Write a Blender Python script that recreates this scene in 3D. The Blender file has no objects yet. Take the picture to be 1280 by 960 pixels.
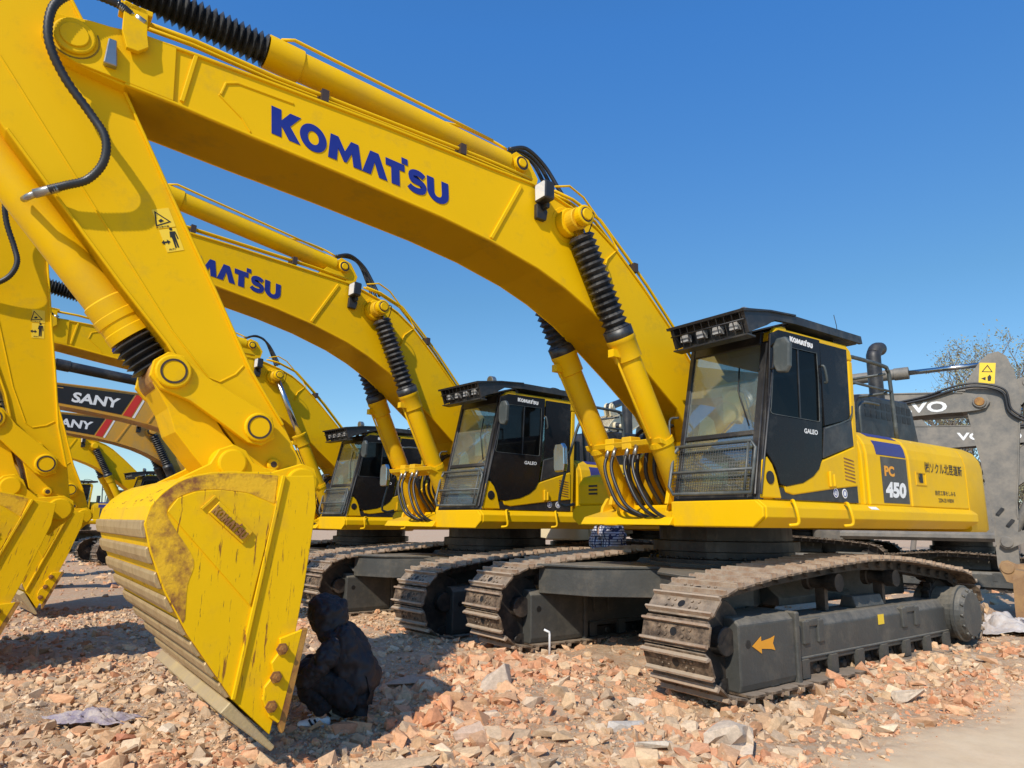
import bpy, bmesh, math, random
from mathutils import Vector, Matrix
import numpy as np
R = math.radians
sc = bpy.context.scene
col = sc.collection
rnd = random.Random(7)

# ------------------------------------------------------------------ mesh collector
class MB:
    def __init__(s): s.v = []; s.f = []; s.sm = []
    def add(s, vs, fs, smooth=False):
        o = len(s.v); s.v += [tuple(p) for p in vs]
        for f in fs: s.f.append(tuple(i + o for i in f)); s.sm.append(smooth)
        return s
    def box(s, x0, x1, y0, y1, z0, z1):
        vs = [(x, y, z) for x in (x0, x1) for y in (y0, y1) for z in (z0, z1)]
        return s.add(vs, [(0,1,3,2),(4,6,7,5),(0,4,5,1),(2,3,7,6),(0,2,6,4),(1,5,7,3)])
    def prism(s, poly, y0, y1):                 # polygon in XZ, extruded along Y
        n = len(poly); vs = [(p[0], y0, p[1]) for p in poly] + [(p[0], y1, p[1]) for p in poly]
        fs = [tuple(range(n)), tuple(range(2*n-1, n-1, -1))] + [(i, i+n, (i+1) % n + n, (i+1) % n) for i in range(n)]
        return s.add(vs, fs)
    def prismx(s, poly, x0, x1):                # polygon in YZ, extruded along X
        n = len(poly); vs = [(x0, p[0], p[1]) for p in poly] + [(x1, p[0], p[1]) for p in poly]
        fs = [tuple(range(n)), tuple(range(2*n-1, n-1, -1))] + [(i, (i+1) % n, (i+1) % n + n, i+n) for i in range(n)]
        return s.add(vs, fs)
    def prismz(s, poly, z0, z1):
        n = len(poly); vs = [(p[0], p[1], z0) for p in poly] + [(p[0], p[1], z1) for p in poly]
        fs = [tuple(range(n-1, -1, -1)), tuple(range(n, 2*n))] + [(i, (i+1) % n, (i+1) % n + n, i+n) for i in range(n)]
        return s.add(vs, fs)
    def ring(s, outer, inner, y0, y1):          # frame with a hole, both loops same length, XZ
        n = len(outer)
        vs = [(p[0], y, p[1]) for y in (y0, y1) for L in (outer, inner) for p in L]
        fs = []
        for i in range(n):
            j = (i+1) % n
            fs += [(i, j, n+j, n+i), (2*n+i, 3*n+i, 3*n+j, 2*n+j), (i, 2*n+i, 2*n+j, j), (n+i, n+j, 3*n+j, 3*n+i)]
        return s.add(vs, fs)
    def frame(s, p):
        d = Vector(p).normalized(); u = d.cross(Vector((0,0,1)))
        if u.length < .01: u = d.cross(Vector((0,1,0)))
        u.normalize(); return d, u, u.cross(d)
    def lathe(s, p0, p1, prof, seg=20, smooth=True):   # prof: (t along in metres, radius)
        p0 = Vector(p0); d, u, w = s.frame(Vector(p1) - p0); n = len(prof); vs = []
        for t, r in prof:
            for k in range(seg):
                a = 2*math.pi*k/seg; vs.append(p0 + d*t + (u*math.cos(a) + w*math.sin(a))*max(r, 1e-4))
        fs = [(i*seg+k, i*seg+(k+1) % seg, (i+1)*seg+(k+1) % seg, (i+1)*seg+k) for i in range(n-1) for k in range(seg)]
        s.add(vs, fs, smooth); o = len(s.v) - len(vs)
        s.f.append(tuple(o+k for k in range(seg))); s.sm.append(False)
        s.f.append(tuple(o+(n-1)*seg+k for k in reversed(range(seg)))); s.sm.append(False)
        return s
    def cyl(s, p0, p1, r, seg=20, r2=None):
        L = (Vector(p1) - Vector(p0)).length; r2 = r if r2 is None else r2
        return s.lathe(p0, p1, [(0, r), (L, r2)], seg)
    def pin(s, x, z, y0, y1, r, seg=24):        # disc along Y with a small chamfer
        L = abs(y1-y0); c = min(.008, L*.4, r*.3)
        return s.lathe((x, y0, z), (x, y1, z), [(0, r-c), (c, r), (L-c, r), (L, r-c)], seg, False)
    def tube(s, pts, r, seg=8, sub=0, rib=0):
        P = [Vector(p) for p in pts]
        if sub: P = smooth_path(P, sub)
        n = len(P); vs = []; up = None
        for i, p in enumerate(P):
            d = (P[min(i+1, n-1)] - P[max(i-1, 0)]).normalized()
            if up is None:
                up = d.cross(Vector((0, 0, 1)))
                if up.length < .05: up = d.cross(Vector((0, 1, 0)))
            up = (up - d*up.dot(d)).normalized(); w = up.cross(d)
            rr = r*(1 + (rib if i % 2 else 0))
            for k in range(seg):
                a = 2*math.pi*k/seg; vs.append(p + (up*math.cos(a) + w*math.sin(a))*rr)
        fs = [(i*seg+k, i*seg+(k+1) % seg, (i+1)*seg+(k+1) % seg, (i+1)*seg+k) for i in range(n-1) for k in range(seg)]
        fs += [tuple(range(seg)), tuple((n-1)*seg+k for k in reversed(range(seg)))]
        return s.add(vs, fs, True)
    def strip(s, pts, t, y0, y1):               # plate following an XZ polyline, thickness t to its left
        P = [Vector((p[0], p[1])) for p in pts]; off = []
        for i, p in enumerate(P):
            d = (P[min(i+1, len(P)-1)] - P[max(i-1, 0)]).normalized(); off.append(p + Vector((-d.y, d.x))*t)
        return s.prism([tuple(p) for p in P] + [tuple(p) for p in reversed(off)], y0, y1)
    def obj(s, name, mat, parent=None, bevel=0, seg=1, key=None, mtx=None):
        me = bpy.data.meshes.new(name); me.from_pydata(s.v, [], s.f)
        me.polygons.foreach_set('use_smooth', s.sm); me.update()
        bm = bmesh.new(); bm.from_mesh(me); bmesh.ops.recalc_face_normals(bm, faces=bm.faces); bm.to_mesh(me); bm.free()
        me.materials.append(mat)
        return link(name, me, parent, bevel, seg, mtx)

def link(name, me, parent=None, bevel=0, seg=1, mtx=None):
    o = bpy.data.objects.new(name, me); col.objects.link(o)
    if parent: o.parent = parent
    if mtx is not None: o.matrix_local = mtx
    if bevel:
        m = o.modifiers.new('Bevel', 'BEVEL'); m.width = bevel; m.segments = seg; m.limit_method = 'ANGLE'; m.angle_limit = R(35)
        m.use_clamp_overlap = True
    return o

def smooth_path(P, sub):
    out = []
    Q = [P[0]*2-P[1]] + P + [P[-1]*2-P[-2]]
    for i in range(1, len(Q)-2):
        a, b, c, d = Q[i-1], Q[i], Q[i+1], Q[i+2]
        for k in range(sub):
            t = k/sub; out.append(.5*((2*b) + (c-a)*t + (2*a-5*b+4*c-d)*t*t + (3*b-a-3*c+d)*t*t*t))
    out.append(P[-1]); return out

def tag(o, label=None, cat=None, group=None, kind=None):
    if label: o['label'] = label
    if cat: o['category'] = cat
    if group: o['group'] = group
    if kind: o['kind'] = kind
    return o
def empty(name, loc, rz, label, cat, group=None):
    o = bpy.data.objects.new(name, None); col.objects.link(o); o.location = loc; o.rotation_euler = (0, 0, rz)
    o.empty_display_size = .2
    return tag(o, label, cat, group)

# ------------------------------------------------------------------ materials
def M(name, c=(.5,.5,.5), rough=.5, metal=0, coat=0, var=.12, scale=3., bump=0, bscale=60, dirt=None, dirt_amt=0, dirt_scale=2., spec=.5, vec='Object', dust=None, dust_amt=.7, crisp=0):
    m = bpy.data.materials.new(name); m.use_nodes = True; nt = m.node_tree; N = nt.nodes; L = nt.links
    b = N['Principled BSDF']; b.inputs['Metallic'].default_value = metal; b.inputs['Roughness'].default_value = rough
    b.inputs['Coat Weight'].default_value = coat; b.inputs['Specular IOR Level'].default_value = spec
    tc = N.new('ShaderNodeTexCoord'); out = tc.outputs[vec]
    n1 = N.new('ShaderNodeTexNoise'); n1.inputs['Scale'].default_value = scale; n1.inputs['Detail'].default_value = 6; n1.inputs['Roughness'].default_value = .65
    L.new(out, n1.inputs['Vector'])
    mix = N.new('ShaderNodeMixRGB'); mix.inputs[1].default_value = (*[x*(1-var) for x in c], 1); mix.inputs[2].default_value = (*[min(1, x*(1+var)) for x in c], 1)
    L.new(n1.outputs['Fac'], mix.inputs[0]); last = mix.outputs[0]
    rr = N.new('ShaderNodeMapRange'); rr.inputs[1].default_value = .3; rr.inputs[2].default_value = .7
    rr.inputs[3].default_value = max(0, rough-.08); rr.inputs[4].default_value = min(1, rough+.12)
    L.new(n1.outputs['Fac'], rr.inputs[0]); L.new(rr.outputs[0], b.inputs['Roughness'])
    if dirt:
        n2 = N.new('ShaderNodeTexNoise'); n2.inputs['Scale'].default_value = dirt_scale; n2.inputs['Detail'].default_value = 8; n2.inputs['Roughness'].default_value = .72
        L.new(out, n2.inputs['Vector'])
        cr = N.new('ShaderNodeValToRGB'); e = 1-dirt_amt
        cr.color_ramp.elements[0].position = max(0, e-.3)*.6+.2+crisp; cr.color_ramp.elements[1].position = min(1, e*.6+.32)-crisp*.8
        L.new(n2.outputs['Fac'], cr.inputs[0])
        mx = N.new('ShaderNodeMixRGB'); L.new(cr.outputs[0], mx.inputs[0]); L.new(last, mx.inputs[1]); mx.inputs[2].default_value = (*dirt, 1); last = mx.outputs[0]
    if dust:
        ge = N.new('ShaderNodeNewGeometry'); sx = N.new('ShaderNodeSeparateXYZ'); L.new(ge.outputs['Normal'], sx.inputs[0])
        nd = N.new('ShaderNodeTexNoise'); nd.inputs['Scale'].default_value = 9; nd.inputs['Detail'].default_value = 9; nd.inputs['Roughness'].default_value = .75; L.new(out, nd.inputs['Vector'])
        ad = N.new('ShaderNodeMath'); ad.operation = 'MULTIPLY_ADD'; L.new(nd.outputs['Fac'], ad.inputs[0]); ad.inputs[1].default_value = 1.6; L.new(sx.outputs['Z'], ad.inputs[2])
        md = N.new('ShaderNodeMapRange'); md.inputs[1].default_value = 1.05; md.inputs[2].default_value = 1.65; md.inputs[3].default_value = 0; md.inputs[4].default_value = dust_amt; L.new(ad.outputs[0], md.inputs[0])
        mx = N.new('ShaderNodeMixRGB'); L.new(md.outputs[0], mx.inputs[0]); L.new(last, mx.inputs[1]); mx.inputs[2].default_value = (*dust, 1); last = mx.outputs[0]
    L.new(last, b.inputs['Base Color'])
    if bump:
        n3 = N.new('ShaderNodeTexNoise'); n3.inputs['Scale'].default_value = bscale; n3.inputs['Detail'].default_value = 5
        L.new(out, n3.inputs['Vector'])
        bp = N.new('ShaderNodeBump'); bp.inputs['Strength'].default_value = bump; bp.inputs['Distance'].default_value = .01
        L.new(n3.outputs['Fac'], bp.inputs['Height']); L.new(bp.outputs[0], b.inputs['Normal'])
    return m

YEL = (.775, .455, .002)
m_yel = M('yellow_paint', YEL, .48, coat=.03, spec=.14, var=.05, scale=1.3, bump=.05, bscale=9, dirt=(.60,.36,.03), dirt_amt=.28, dirt_scale=1.1)
m_yel2 = M('yellow_boom_paint', YEL, .5, coat=.02, spec=.12, var=.07, scale=.8, bump=.10, bscale=2.6, dirt=(.50,.31,.03), dirt_amt=.13, dirt_scale=2.6)
m_sany = M('orange_yellow_paint', (.62,.31,.025), .42, coat=.15, var=.08, scale=1.5, dirt=(.4,.27,.1), dirt_amt=.3)
m_beige = M('pale_machine_paint', (.66,.56,.36), .45, var=.1)
m_grey = M('grey_machine_paint', (.125,.12,.11), .55, var=.15, scale=2, dirt=(.24,.21,.17), dirt_amt=.5, dirt_scale=3, bump=.1)
m_blk = M('black_paint', (.018,.018,.02), .42, var=.3, scale=4, dirt=(.09,.08,.065), dirt_amt=.22, dirt_scale=3)
m_gloss = M('gloss_black', (.012,.011,.012), .25, var=.2, spec=.14, dirt=(.06,.055,.05), dirt_amt=.12)
m_dgrey = M('dark_grey_frame', (.058,.058,.053), .5, var=.25, scale=5, dirt=(.13,.115,.09), dirt_amt=.24, dirt_scale=3.5, bump=.25, bscale=30, dust=(.30,.26,.20), dust_amt=.5)
m_rub = M('black_rubber', (.014,.014,.015), .4, var=.3, spec=.7, dirt=(.09,.085,.075), dirt_amt=.2, dirt_scale=6)
m_hose = M('hose_rubber', (.02,.02,.022), .42, var=.3)
m_chrome = M('chrome_rod', (.5,.5,.5), .18, metal=1, var=.05)
m_steel = M('bare_steel', (.36,.35,.33), .35, metal=.9, var=.2)
m_pin = M('pin_dark', (.05,.03,.02), .5, var=.4)
m_blue = M('blue_lettering', (.012,.022,.21), .38, var=.05)
m_purple = M('blue_stripe', (.045,.04,.17), .4, var=.1)
m_white = M('white_decal', (.78,.78,.76), .5, var=.06)
m_black = M('black_decal', (.012,.012,.012), .5, var=.1)
m_orange = M('orange_decal', (.78,.33,.02), .5, var=.05)
m_red = M('red_decal', (.6,.03,.02), .5, var=.05)
m_lyel = M('label_yellow', (.86,.58,.03), .5, var=.04)
m_lamp = M('lamp_glass', (.75,.77,.8), .12, metal=.2, var=.08, scale=40)
m_rlamp = M('roof_lamp_lens', (.42,.42,.42), .25, metal=.3, var=.4, scale=30)
m_shoe = M('dusty_track_steel', (.07,.048,.032), .62, metal=.15, var=.45, scale=9, bump=.5, bscale=40, dirt=(.36,.25,.16), dirt_amt=.34, dirt_scale=8, dust=(.44,.35,.26), dust_amt=.55)
m_grous = M('worn_grouser_steel', (.47,.37,.27), .5, metal=.2, var=.35, scale=14, bump=.3, bscale=50, dirt=(.30,.17,.10), dirt_amt=.4, dirt_scale=9, dust=(.50,.41,.30), dust_amt=.6)
m_chain = M('chain_steel', (.022,.02,.018), .6, metal=.3, var=.4, scale=12, dirt=(.15,.11,.08), dirt_amt=.3)
m_strip = M('worn_strip', (.52,.38,.19), .52, metal=.25, var=.22, scale=5, bump=.3, bscale=35, dirt=(.36,.24,.11), dirt_amt=.5, dirt_scale=5)
m_rimw = M('scuffed_rim', (.21,.075,.02), .6, var=.35, scale=6, bump=.3, dirt=(.74,.42,.006), dirt_amt=.52, dirt_scale=4.2, crisp=.075)
m_rust = M('rust_brown', (.19,.065,.02), .6, var=.35, scale=5, bump=.3, dirt=(.45,.24,.04), dirt_amt=.4, dirt_scale=5)
m_lip = M('ground_steel', (.50,.37,.17), .6, metal=.1, var=.3, scale=7, bump=.3, dirt=(.40,.30,.18), dirt_amt=.5, dirt_scale=4)
m_int = M('cab_interior', (.035,.035,.038), .7, var=.2)
m_seat = M('seat_fabric', (.22,.23,.22), .8, var=.2)
m_paper = M('paper_sheet', (.62,.72,.66), .7, var=.1)
m_card = M('cardboard', (.42,.27,.14), .8, var=.1)
m_wire = M('guard_wire', (.12,.12,.115), .45, metal=.5, var=.2)
m_guard = M('guard_frame_paint', (.05,.06,.06), .45, var=.25, dirt=(.2,.2,.18), dirt_amt=.25)
m_brownb = M('rusty_brown_bucket', (.23,.13,.07), .6, var=.35, scale=5, bump=.3, dirt=(.38,.23,.10), dirt_amt=.5, dirt_scale=3)

def scuffed(name):      # yellow bucket plate with brown scuffs and long scratches
    m = M(name, (.775,.462,.002), .5, coat=.02, spec=.14, var=.07, scale=2.2, bump=.12, bscale=16); nt = m.node_tree; N = nt.nodes; L = nt.links; b = N['Principled BSDF']
    src = b.inputs['Base Color'].links[0].from_socket
    tc = N.new('ShaderNodeTexCoord')
    def layer(last, sc_xyz, rot, scale, p0, p1, colr, mask=None, dist=0):
        mp = N.new('ShaderNodeMapping'); mp.inputs['Scale'].default_value = sc_xyz; mp.inputs['Rotation'].default_value = (0, R(rot), 0)
        L.new(tc.outputs['Object'], mp.inputs[0])
        n = N.new('ShaderNodeTexNoise'); n.inputs['Scale'].default_value = scale; n.inputs['Detail'].default_value = 7; n.inputs['Roughness'].default_value = .7; n.inputs['Distortion'].default_value = dist
        L.new(mp.outputs[0], n.inputs['Vector'])
        c = N.new('ShaderNodeValToRGB'); c.color_ramp.elements[0].position = p0; c.color_ramp.elements[1].position = p1
        L.new(n.outputs['Fac'], c.inputs[0])
        mx = N.new('ShaderNodeMixRGB'); L.new(c.outputs[0], mx.inputs[0]); L.new(last, mx.inputs[1]); mx.inputs[2].default_value = (*colr, 1)
        return mx.outputs[0]
    last = layer(src, (1,1,1), 0, 2.3, .52, .70, (.62,.36,.02))
    last = layer(last, (9,1,.8), -12, 3.0, .605, .65, (.26,.11,.02))
    last = layer(last, (16,1,1.2), -5, 5.0, .63, .655, (.13,.055,.02))
    L.new(last, b.inputs['Base Color']); return m
m_bkt = scuffed('scuffed_bucket_yellow')

def glass(name, tint, refl=.12, alpha=.85):
    m = bpy.data.materials.new(name); m.use_nodes = True; nt = m.node_tree; N = nt.nodes; L = nt.links
    N.remove(N['Principled BSDF']); o = N['Material Output']
    t = N.new('ShaderNodeBsdfTransparent'); t.inputs[0].default_value = (*tint, 1)
    g = N.new('ShaderNodeBsdfGlossy'); g.inputs['Roughness'].default_value = .03; g.inputs[0].default_value = (1, 1, 1, 1)
    lw = N.new('ShaderNodeLayerWeight'); lw.inputs[0].default_value = .35
    mr = N.new('ShaderNodeMapRange'); mr.inputs[3].default_value = refl; mr.inputs[4].default_value = .5 if refl > .05 else .12
    L.new(lw.outputs['Fresnel'], mr.inputs[0])
    d = N.new('ShaderNodeBsdfDiffuse'); d.inputs[0].default_value = (.32, .33, .3, 1)
    tc = N.new('ShaderNodeTexCoord'); n = N.new('ShaderNodeTexNoise'); n.inputs['Scale'].default_value = 2.2; n.inputs['Detail'].default_value = 9; n.inputs['Roughness'].default_value = .8
    L.new(tc.outputs['Object'], n.inputs['Vector'])
    m2 = N.new('ShaderNodeMapRange'); m2.inputs[1].default_value = .3; m2.inputs[2].default_value = .75; m2.inputs[3].default_value = (1-alpha)*.45; m2.inputs[4].default_value = 1-alpha
    L.new(n.outputs['Fac'], m2.inputs[0])
    a = N.new('ShaderNodeMixShader'); L.new(mr.outputs[0], a.inputs[0]); L.new(t.outputs[0], a.inputs[1]); L.new(g.outputs[0], a.inputs[2])
    c = N.new('ShaderNodeMixShader'); L.new(m2.outputs[0], c.inputs[0]); L.new(a.outputs[0], c.inputs[1]); L.new(d.outputs[0], c.inputs[2])
    L.new(c.outputs[0], o.inputs['Surface']); return m
m_glass = glass('dusty_windscreen_glass', (.72,.80,.77), .15, .74)
m_tint = glass('tinted_glass', (.07,.075,.08), .025, .985)

# ------------------------------------------------------------------ lettering
def arc(cx, cy, rx, ry, a0, a1, n=14): return [(cx+rx*math.cos(R(a0+(a1-a0)*i/n)), cy+ry*math.sin(R(a0+(a1-a0)*i/n))) for i in range(n+1)]
def stroke(pts, w):
    P = [Vector(p) for p in pts]; l = []; r = []
    for i, p in enumerate(P):
        d = (P[min(i+1, len(P)-1)] - P[max(i-1, 0)]).normalized(); n = Vector((-d.y, d.x))*w/2; l.append(tuple(p+n)); r.append(tuple(p-n))
    return l + r[::-1]
def logo_polys():       # heavy wide capitals, cap height 1; list of polygons in (u, v)
    out = []; x = 0
    def put(polys, w):
        nonlocal x
        for p in polys: out.append([(u+x, v) for u, v in p])
        x += w
    put([[(0,0),(0,1.08),(.42,1.08),(.42,.66),(.80,1.08),(1.28,1.08),(.80,.56),(1.24,0),(.74,0),(.42,.44),(.42,0)]], 1.22)
    o = arc(.60,.5,.60,.54,0,360,36)[:-1]; i = arc(.60,.5,.25,.27,0,360,36)[:-1]
    put([[o[k], o[(k+1) % 36], i[(k+1) % 36], i[k]] for k in range(36)], 1.26)
    put([[(0,0),(.14,1.0),(.50,1.0),(.80,.50),(1.10,1.0),(1.46,1.0),(1.60,0),(1.20,0),(1.13,.52),(.86,.06),(.74,.06),(.47,.52),(.40,0)]], 1.62)
    put([[(0,0),(.42,1.0),(.84,1.0),(1.26,0),(.84,0),(.63,.58),(.42,0)]], 1.20)
    put([[(0,.70),(0,1.0),(.98,1.0),(.98,.70),(.70,.70),(.70,0),(.28,0),(.28,.70)], [(.84,1.04),(.84,1.30),(1.16,1.30),(1.16,1.04)]], 1.10)
    s = arc(.58,.72,.36,.17,20,180,10) + arc(.40,.66,.18,.14,200,270,5)[1:] + arc(.62,.36,.30,.15,75,-20,8) + arc(.50,.31,.42,.20,-30,-160,10)
    put([stroke(s, .27)], 1.10)
    put([[(0,1.0),(.38,1.0),(.38,.42)] + arc(.60,.42,.22,.20,180,360,10)[1:] + [(.82,1.0),(1.20,1.0),(1.20,.42)] + arc(.60,.42,.60,.46,0,-180,18)[1:]], 1.2)
    return out, x
LOGO, LOGO_W = logo_polys()
def put_logo(mb, origin, ux, uy, nrm, h, width=None, thick=.003):
    origin = Vector(origin); ux = Vector(ux).normalized(); uy = Vector(uy).normalized(); nrm = Vector(nrm).normalized()
    sx = (width/LOGO_W) if width else h
    for k, p in enumerate(LOGO):
        n = len(p); lo = [origin + ux*(u*sx) + uy*(v*h) for u, v in p]; hi = [q + nrm*(thick + .00004*k) for q in lo]
        mb.add(lo + hi, [tuple(range(n-1, -1, -1)), tuple(range(n, 2*n))] + [(i, (i+1) % n, (i+1) % n + n, i+n) for i in range(n)])
def put_text(mb, s, origin, ux, uy, nrm, h, width=None, bold=0, shear=0, thick=.003, sp=1.):
    cu = bpy.data.curves.new('t', 'FONT'); cu.body = s; cu.size = 1; cu.offset = bold; cu.shear = shear; cu.resolution_u = 3; cu.space_character = sp
    ob = bpy.data.objects.new('t', cu); col.objects.link(ob)
    dg = bpy.context.evaluated_depsgraph_get(); me = bpy.data.meshes.new_from_object(ob.evaluated_get(dg))
    V = [v.co.copy() for v in me.vertices]; F = [tuple(p.vertices) for p in me.polygons]
    bpy.data.objects.remove(ob); bpy.data.curves.remove(cu); bpy.data.meshes.remove(me)
    if not V: return
    x0 = min(v.x for v in V); x1 = max(v.x for v in V); y0 = min(v.y for v in V); y1 = max(v.y for v in V)
    sy = h/(y1-y0); sx = width/(x1-x0) if width else sy
    o = Vector(origin); ux = Vector(ux).normalized(); uy = Vector(uy).normalized(); nrm = Vector(nrm).normalized()
    mb.add([o + ux*((v.x-x0)*sx) + uy*((v.y-y0)*sy) + nrm*thick for v in V], F)
# the left flank of a machine faces +Y: its text runs towards -X
UL, VL, NL = (-1,0,0), (0,0,1), (0,1,0)

# ------------------------------------------------------------------ shared profiles (machine coordinates, metres)
FOOT = Vector((.45, 2.18)); PTIP = Vector((7.23, 4.574)); PBKT = Vector((5.5, 1.688))
PLEV = Vector((5.811, 2.08)); PROD = Vector((6.406, 2.406)); PLNK = Vector((5.99, 1.81)); PBOOM = Vector((2.873, 4.46))
PHNG = Vector((3.3, 5.10)); PARMT = Vector((7.62, 5.42)); PBRK = Vector((8.12, 4.40)); PCYF = Vector((1.27, 1.54))
BTOP = [(7.15,4.745),(6.94,4.785),(6.5,4.80),(5.8,4.805),(5.0,4.81),(4.3,4.80),(3.8,4.79),(3.35,4.79),(3.05,4.74),(2.75,4.67),(2.45,4.56),(2.18,4.40),(1.75,4.05),(1.25,3.60),(.8,3.10),(.35,2.52)]
BBOT = [(.72,1.98),(.98,2.36),(1.25,2.70),(1.74,3.06),(2.18,3.36),(2.51,3.575),(2.89,3.755),(3.25,3.885),(3.8,4.02),(4.35,4.11),(5.3,4.215),(6.02,4.28),(6.6,4.34),(6.91,4.36)]
BOOM = BTOP + [(.22,2.25),(.25,2.0),(.46,1.92)] + BBOT + [(7.2,4.40),(7.34,4.45),(7.41,4.57),(7.35,4.70)]
ARMREAR = [(5.44,1.85),(5.6,2.129),(5.865,2.508),(6.16,3.055),(6.4,3.48),(6.9,4.395),(7.19,4.79),(7.3,4.97),(7.42,5.3)]
ARMFRONT = [(7.9,5.2),(7.98,4.78),(7.86,4.34),(7.51,3.845),(7.27,3.56),(6.758,2.952),(6.451,2.607),(6.26,2.34),(5.95,1.98),(5.70,1.62)]
ARM = ARMREAR + [(7.5,5.52),(7.68,5.57),(7.82,5.44)] + ARMFRONT + [(5.62,1.54),(5.5,1.51),(5.38,1.56),(5.33,1.68)]
GARM = [(5.33,1.68),(5.38,1.80),(5.6,2.129),(5.865,2.508),(6.16,3.055),(6.4,3.48),(6.85,4.395),(7.05,4.80),(7.35,5.08),(7.80,5.27),(8.0,5.29),(8.16,5.22),(8.20,5.06),(8.12,4.75),(7.95,4.40),(7.70,4.05),(7.27,3.56),(6.758,2.952),(6.451,2.607),(6.26,2.34),(5.95,1.98),(5.70,1.62),(5.62,1.54),(5.5,1.51),(5.38,1.56)]
BPL = [(5.634,1.712),(5.609,1.51),(5.653,1.02),(5.693,.717),(5.785,.279),(5.80,.196),(6.022,.41),(6.307,.80),(6.45,1.04),(6.54,1.25),(6.585,1.40),(6.565,1.50),(6.512,1.576),(6.44,1.64),(6.372,1.675),(6.26,1.702),(6.153,1.712),(5.915,1.720),(5.84,1.70)]
BACK = BPL[5:]          # lip up the back and over the top
def rotm(piv, ang, to=None):        # rotate in XZ about piv, then carry piv to `to`
    to = piv if to is None else to
    return Matrix.Translation((to.x, 0, to.y)) @ Matrix.Rotation(-ang, 4, 'Y') @ Matrix.Translation((-piv.x, 0, -piv.y))
def ap(m, p): q = m @ Vector((p.x, 0, p.y)); return Vector((q.x, q.z))

def track_path():
    P = [(-1.9,.045),(-1.0,.04),(0,.04),(1.0,.04),(1.85,.045)]
    P += arc(2.20,.47,.43,.43,-75,82,8)
    P += [(1.75,.965),(1.25,1.01),(.75,1.045),(.25,1.075),(-.2,1.09),(-.7,1.075),(-1.2,1.035),(-1.75,.97)]
    P += arc(-2.28,.47,.43,.43,98,255,8)
    pts = smooth_path([Vector(p) for p in P + [P[0]]], 12); L = [0]
    for a, b in zip(pts, pts[1:]): L.append(L[-1] + (b-a).length)
    n = 48; out = []; j = 0
    for i in range(n):
        s = L[-1]*i/n
        while L[j+1] < s: j += 1
        t = (s-L[j])/max(1e-9, L[j+1]-L[j]); out.append(pts[j].lerp(pts[j+1], t))
    return out, L[-1]/n
TP, PITCH = track_path()

def bellows(mb, a, b, r0, r1, n=None, seg=18):
    a = Vector(a); b = Vector(b); L = (b-a).length; n = n or max(6, int(L/.055)); prof = []
    for i in range(n): prof += [(L*i/n, r0), (L*(i+.5)/n, r1)]
    prof.append((L, r0)); return mb.lathe(a, b, prof, seg, False)

cache = {}
SPLIT = {'side_plate','doubler_plate','side_cutter','side_edge','worn_rim','boom_fitting','arm_fitting','steel_pipe','pipe_clamp','hose','hose_fitting','step_handle','pillar','bucket_ear','bucket_lever','edge_bolt','pin_ring','roller_bracket','guard_hole','side_glass','windscreen','paper_notice','stripe','pin_hole','pin_gap','latch','hose_bracket'}
def islands(mb):
    par = list(range(len(mb.v)))
    def fd(a):
        while par[a] != a: par[a] = par[par[a]]; a = par[a]
        return a
    for f in mb.f:
        for q in f[1:]: par[fd(q)] = fd(f[0])
    out = {}
    for f, sm in zip(mb.f, mb.sm): out.setdefault(fd(f[0]), []).append((f, sm))
    res = []
    for fs in out.values():
        m2 = MB(); idx = {}
        for f, sm in fs:
            for q in f:
                if q not in idx: idx[q] = len(m2.v); m2.v.append(mb.v[q])
            m2.f.append(tuple(idx[q] for q in f)); m2.sm.append(sm)
        res.append(m2)
    return res
def part(name, key, fn, mat, parent, bevel=0, seg=1, mtx=None):
    if name in SPLIT:
        n = cache.get((key, 'n'))
        if n is None:
            mb = MB(); fn(mb); isl = islands(mb); n = cache[(key, 'n')] = len(isl)
            for i, m2 in enumerate(isl): o = m2.obj(name, mat); cache[(key, i)] = o.data; bpy.data.objects.remove(o)
        first = None
        for i in range(n):
            o = part_one(name, (key, i), None, mat, parent, bevel, seg, mtx); first = first or o
        return first
    return part_one(name, key, fn, mat, parent, bevel, seg, mtx)
def part_one(name, key, fn, mat, parent, bevel=0, seg=1, mtx=None):
    if key not in cache:
        mb = MB(); fn(mb); o = mb.obj(name, mat, parent, bevel, seg, mtx=mtx); cache[key] = o.data; return o
    me = cache[key]
    if me.materials[0] != mat:
        k2 = (key, mat.name)
        if k2 not in cache: cache[k2] = me.copy(); cache[k2].materials[0] = mat
        me = cache[k2]
    return link(name, me, parent, bevel, seg, mtx)
def taper(mb):
    mb.v = [(x, y*(1-.17*min(1, max(0, (1.45-z)/1.25))) if y < 0 else y, z) for x, y, z in mb.v]
def lsub(o, label): o['label'] = label; return o

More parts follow.
